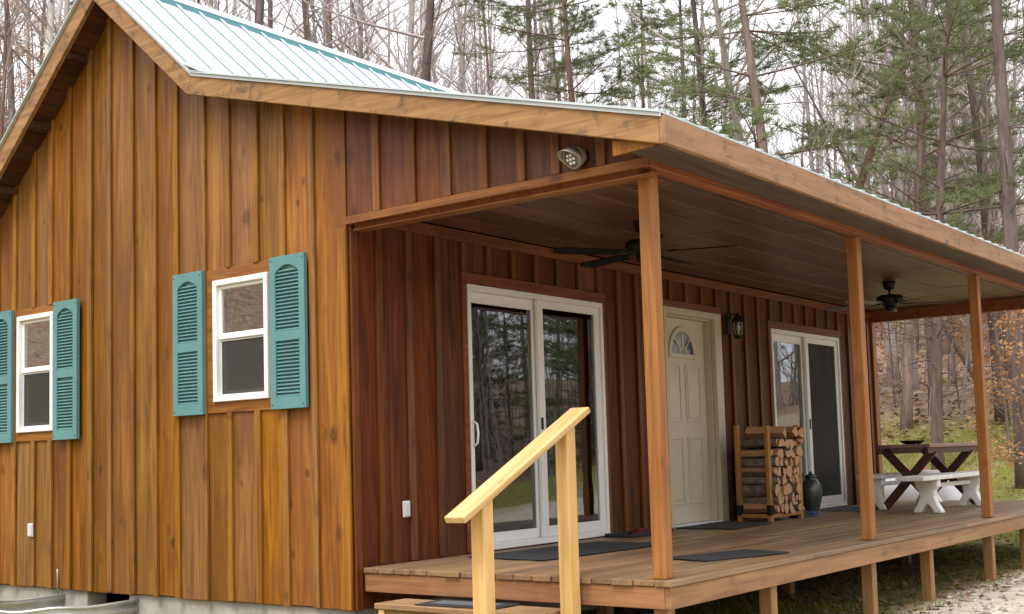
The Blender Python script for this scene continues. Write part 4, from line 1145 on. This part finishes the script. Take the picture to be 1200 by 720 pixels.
# the wood across the drive, mirrored in the door glass
rr = random.Random(3)
for i in range(54):
    an, dd_ = R(rr.uniform(-58, -20)), math.sqrt(rr.uniform(19**2, 52**2))
    x, y = 3+dd_*math.cos(an), dd_*math.sin(an)
    if y > -11: continue
    src = rr.choice([BARE[0], BARE[2], BARE[1], PINE[0], PINE[2], PINE[4], BARE[6]])
    place_xy(src, x, y, 'pine mirrored dimly in the sliding door glass' if src in (PINE[0], PINE[2], PINE[4]) else 'leafless tree mirrored dimly in the sliding door glass', 'tree', 'trees across the drive', None, rr.uniform(.7, 1))
for i in range(16):
    x, y = rr.uniform(-34, -14), rr.uniform(4, 34)
    src = rr.choice([BARE[0], BARE[2], PINE[2], PINE[4], BARE[6]])
    place_xy(src, x, y, 'tree mirrored dimly in the gable window panes', 'tree', 'trees left of the cabin', None, rr.uniform(.6, .95))

# young beeches holding tan leaves
def beech(seed, h):
    rr = random.Random(seed); T = MB(); C = MB()
    tr_ = bend((0,0,-.3), (0,0,1), h+.3, 8, rr, .06); T.tube(tr_, [.035*(1-.85*i/8) for i in range(9)], 6)
    for i in range(26):
        t_ = rr.uniform(.18, .98); p = at(tr_, t_); a = rr.uniform(0, 6.28); ln = h*.33*(1.15-t_)*rr.uniform(.6, 1.2)+.2
        d = Vector((math.cos(a), math.sin(a), rr.uniform(.1,.6))); b = bend(p, d, ln, 3, rr, .2); T.tube(b, [.010,.008,.005,.003], 3, caps=False)
        for k in range(int(18+34*ln)):
            c = at(b, rr.uniform(.25, 1))+Vector((rr.gauss(0,.10), rr.gauss(0,.10), rr.gauss(0,.07))); v = Vector((rr.gauss(0,1), rr.gauss(0,1), rr.gauss(-.4,.5))).normalized()
            s = v.cross(Vector((rr.gauss(0,1), rr.gauss(0,1), 1))).normalized(); l, w_ = rr.uniform(.05,.10), rr.uniform(.016,.030)
            C.add([c, c+v*l*.5+s*w_, c+v*l, c+v*l*.5-s*w_], [(0,1,2,3)])
    return make_tree('beech', 'beech_sapling', T, C, M['bark_dark'], M['tan_leaf'], 'leaves')
BE = [beech(41, 4.2), beech(42, 3.2), beech(43, 5.2)]
GB = 'young beeches holding tan leaves'
leaned(BE[2], 712, 30, 'young beech with pinkish tan leaves behind the porch roof corner', 'sapling', 1.2, 0, GB)
leaned(BE[0], 1178, 24, 'young beech with orange tan leaves right of the last porch post', 'sapling', 1.0, 0, GB)
leaned(BE[1], 1200, 21, 'young beech with orange tan leaves at the right edge of the slope', 'sapling', 1.0, 0, GB)
scatter_trees(12, 1030, 1240, 26, 50, BE, (.6, 1.1), 'young beech with tan leaves among the trunks beyond the porch', 'sapling', GB+' beyond the porch', 12)
scatter_trees(14, -40, 120, 30, 60, BE, (.7, 1.3), 'young beech with orange leaves on the hillside left of the gable peak', 'sapling', GB+' left of the gable', 13)
scatter_trees(8, 480, 800, 36, 56, BE, (.8, 1.3), 'young beech with tan leaves in the woods behind the roofs', 'sapling', GB+' behind the roofs', 14)

# brush: crowd of thin saplings nobody could count
rr = random.Random(55); B = MB()
for i in range(800):
    px, d = rr.uniform(-60, 1270), math.sqrt(rr.uniform(27**2, 68**2)); az = R(YAW)-math.atan((px-611)/1430)
    x, y = CAM.x+d*math.cos(az), CAM.y+d*math.sin(az)
    if x < 14 and y < 9: continue
    h = rr.choice((1.2, 2, 3, 4, 5.5, 7))*rr.uniform(.7, 1.2); z = hz(x, y)
    st_ = bend((x, y, z-.1), (rr.uniform(-.15,.15), rr.uniform(-.15,.15), 1), h, 4, rr, .08); r0 = .006+.0035*h
    B.tube(st_, [r0*(1-.8*k/4) for k in range(5)], 3, caps=False)
    for k in range(int(6+2.2*h)):
        p = at(st_, rr.uniform(.2, 1)); a = rr.uniform(0, 6.28); ln = rr.uniform(.25, .9)*(.5+.12*h)
        B.tube(bend(p, (math.cos(a), math.sin(a), rr.uniform(.1, 1.2)), ln, 2, rr, .25), [.006, .005, .003], 3, caps=False)
for i in range(900):
    x, y = rr.uniform(6, 54), rr.uniform(-46, -13); h = rr.uniform(2, 8)
    st_ = bend((x, y, hz(x, y)-.1), (rr.uniform(-.15,.15), rr.uniform(-.15,.15), 1), h, 4, rr, .08)
    B.tube(st_, [.03, .024, .018, .01, .006], 3, caps=False)
    for k in range(8):
        a = rr.uniform(0, 6.28); B.tube(bend(at(st_, rr.uniform(.2, 1)), (math.cos(a), math.sin(a), rr.uniform(.1, 1.2)), rr.uniform(.5, 1.5), 2, rr, .25), [.008, .006, .004], 3, caps=False)
tag(B.build('brush', M['twig'], None), 'grey tangle of thin leafless saplings filling the woods behind the cabin', 'brush', None, 'stuff')

# fallen leaves and grass
rr = random.Random(66); L_ = MB()
def flake(mb, x, y, z, s):
    a = rr.uniform(0, 6.28); tl = rr.uniform(-.5, .5); u = Vector((math.cos(a), math.sin(a), tl))*s; v = Vector((-math.sin(a), math.cos(a), rr.uniform(-.4,.4)))*s*.6
    c = Vector((x, y, z)); mb.add([c-u, c+v, c+u, c-v], [(0,1,2,3)])
xs_, ys_, n = [], [], 0
for i in range(26000):
    px, d = rr.uniform(-40, 1260), math.sqrt(rr.uniform(22**2, 58**2)); az = R(YAW)-math.atan((px-611)/1430)
    x, y = CAM.x+d*math.cos(az), CAM.y+d*math.sin(az)
    if (x < 19 and y < 8): continue
    xs_.append(x); ys_.append(y)
zs_ = height(xs_, ys_)
for x, y, z in zip(xs_, ys_, zs_): flake(L_, x, y, z+rr.uniform(.02, .09), rr.uniform(.05, .11))
for i in range(2600):
    x, y = rr.uniform(1.0, 11), rr.uniform(-2.7, -.3)
    flake(L_, x, y, hz(x, y)+rr.uniform(.006, .03), rr.uniform(.02, .05))
for i in range(900):
    x, y = rr.uniform(9.9, 22), rr.uniform(-6, 8)
    if i % 3: continue
    flake(L_, x, y, hz(x, y)+rr.uniform(.01, .05), rr.uniform(.03, .06))
tag(L_.build('fallen_leaves', M['litter'], None), 'brown fallen leaves scattered over the slope and under the deck', 'leaves', None, 'stuff')
G_ = MB()
def blade(x, y, h, w_):
    z = hz(x, y)-.005; a = rr.uniform(0, 6.28); l = Vector((math.cos(a), math.sin(a), 0)); s = Vector((-l.y, l.x, 0))*w_
    b = Vector((x, y, z)); G_.add([b-s, b+s, b+l*h*.45+Vector((0,0,h))], [(0,1,2)])
cl_ = [(rr.uniform(2, 11), rr.uniform(-2.5, -.6)) for i in range(90)]
for i in range(9000):
    c = rr.choice(cl_); x, y = c[0]+rr.gauss(0, .22), c[1]+rr.gauss(0, .16)
    if y < -2.75+.25*math.sin(x*2.1): continue
    blade(x, y, rr.uniform(.015, .06), rr.uniform(.003, .006))
cl_ = [(rr.uniform(10.3, 21), rr.uniform(-5, 7.5)) for i in range(420)]
for i in range(22000):
    c = rr.choice(cl_); x, y = c[0]+rr.gauss(0, .35), c[1]+rr.gauss(0, .35)
    if x < 9.9: continue
    blade(x, y, rr.uniform(.03, .12), rr.uniform(.006, .012))
tag(G_.build('grass', M['grassblade'], None), 'yellow green grass on the bank beyond the deck and moss along its edge', 'grass', None, 'stuff')
# stones at the drive edge
S_ = MB()
for i in range(1700):
    x, y = rr.uniform(2.5, 11), rr.uniform(-4.5, -2.35); r_ = rr.choice((.008, .012, .018, .026))*rr.uniform(.7,1.2)
    z = hz(x, y)+r_*.2; k = len(S_.v)
    pts = [(x+r_*rr.uniform(.6,1.3)*dx, y+r_*rr.uniform(.6,1.3)*dy, z+r_*rr.uniform(.4,.8)*dz) for dx, dy, dz in ((1,0,0),(0,1,0),(-1,0,0),(0,-1,0),(0,0,1),(0,0,-1))]
    S_.add(pts, [(0,1,4),(1,2,4),(2,3,4),(3,0,4),(1,0,5),(2,1,5),(3,2,5),(0,3,5)])
t = NT('gravel_stone'); g_ = t.new('ShaderNodeNewGeometry'); t.bsdf(t.ramp(g_.outputs['Random Per Island'], [(0., (.17,.145,.115)), (.5, (.36,.31,.25)), (1., (.58,.53,.46))]), .9)
tag(S_.build('gravel', t.mat, None), 'pale loose gravel along the drive beside the deck', 'gravel', None, 'stuff')

# ------------------------------------------------------------------ light, sky, camera
SUN_EL, SUN_AZ = R(60), R(186)          # azimuth measured from +x toward +y
sd = Vector((math.cos(SUN_EL)*math.cos(SUN_AZ), math.cos(SUN_EL)*math.sin(SUN_AZ), math.sin(SUN_EL)))
sun = bpy.data.lights.new('sun', 'SUN'); sun.energy = 1.5; sun.angle = R(22); sun.color = (1, .96, .90)
so_ = bpy.data.objects.new('sun', sun); col.objects.link(so_); so_.rotation_euler = sd.to_track_quat('Z', 'Y').to_euler(); so_.location = sd*50
wd = bpy.data.worlds.new('World'); scene.world = wd; wd.use_nodes = True
nt = wd.node_tree; nt.nodes.clear()
sky = nt.nodes.new('ShaderNodeTexSky'); sky.sky_type = 'NISHITA'; sky.sun_disc = False
sky.sun_elevation = SUN_EL; sky.sun_rotation = math.pi/2-SUN_AZ; sky.air_density = 1.; sky.dust_density = 6.; sky.ozone_density = 1.
hs = nt.nodes.new('ShaderNodeHueSaturation'); hs.inputs['Saturation'].default_value = .22
bg = nt.nodes.new('ShaderNodeBackground'); bg.inputs['Strength'].default_value = .13
wo = nt.nodes.new('ShaderNodeOutputWorld')
mx = nt.nodes.new('ShaderNodeMix'); mx.data_type = 'RGBA'; mx.inputs[0].default_value = .72; mx.inputs[7].default_value = (9.6, 9.8, 10.3, 1)   # even cloud cover
nt.links.new(sky.outputs[0], hs.inputs['Color']); nt.links.new(hs.outputs[0], mx.inputs[6]); nt.links.new(mx.outputs[2], bg.inputs['Color']); nt.links.new(bg.outputs[0], wo.inputs['Surface'])

cam = bpy.data.cameras.new('camera'); co_ = bpy.data.objects.new('camera', cam); col.objects.link(co_)
cam.sensor_fit = 'HORIZONTAL'; cam.sensor_width = 36; cam.lens = 1429.8/1200*36; cam.clip_end = 3000; cam.clip_start = .05
cam.shift_x = -(610.867-600)/1200; cam.shift_y = (415.693-360)/1200
yaw, pit, rol = R(37.2994), R(4.7675), R(-1.6956)
fw = Vector((math.cos(yaw), math.sin(yaw), 0)); rt_ = Vector((math.sin(yaw), -math.cos(yaw), 0)); up = Vector((0,0,1))
F = fw*math.cos(pit)+up*math.sin(pit); U = -fw*math.sin(pit)+up*math.cos(pit)
R2 = rt_*math.cos(rol)+U*math.sin(rol); U2 = -rt_*math.sin(rol)+U*math.cos(rol)
mw = Matrix((R2, U2, -F)).transposed().to_4x4(); mw.translation = CAM
co_.matrix_world = mw; scene.camera = co_
vs = scene.view_settings; vs.view_transform = 'Standard'; vs.look = 'None'; vs.gamma = 1; vs.use_curve_mapping = False; vs.exposure = .8
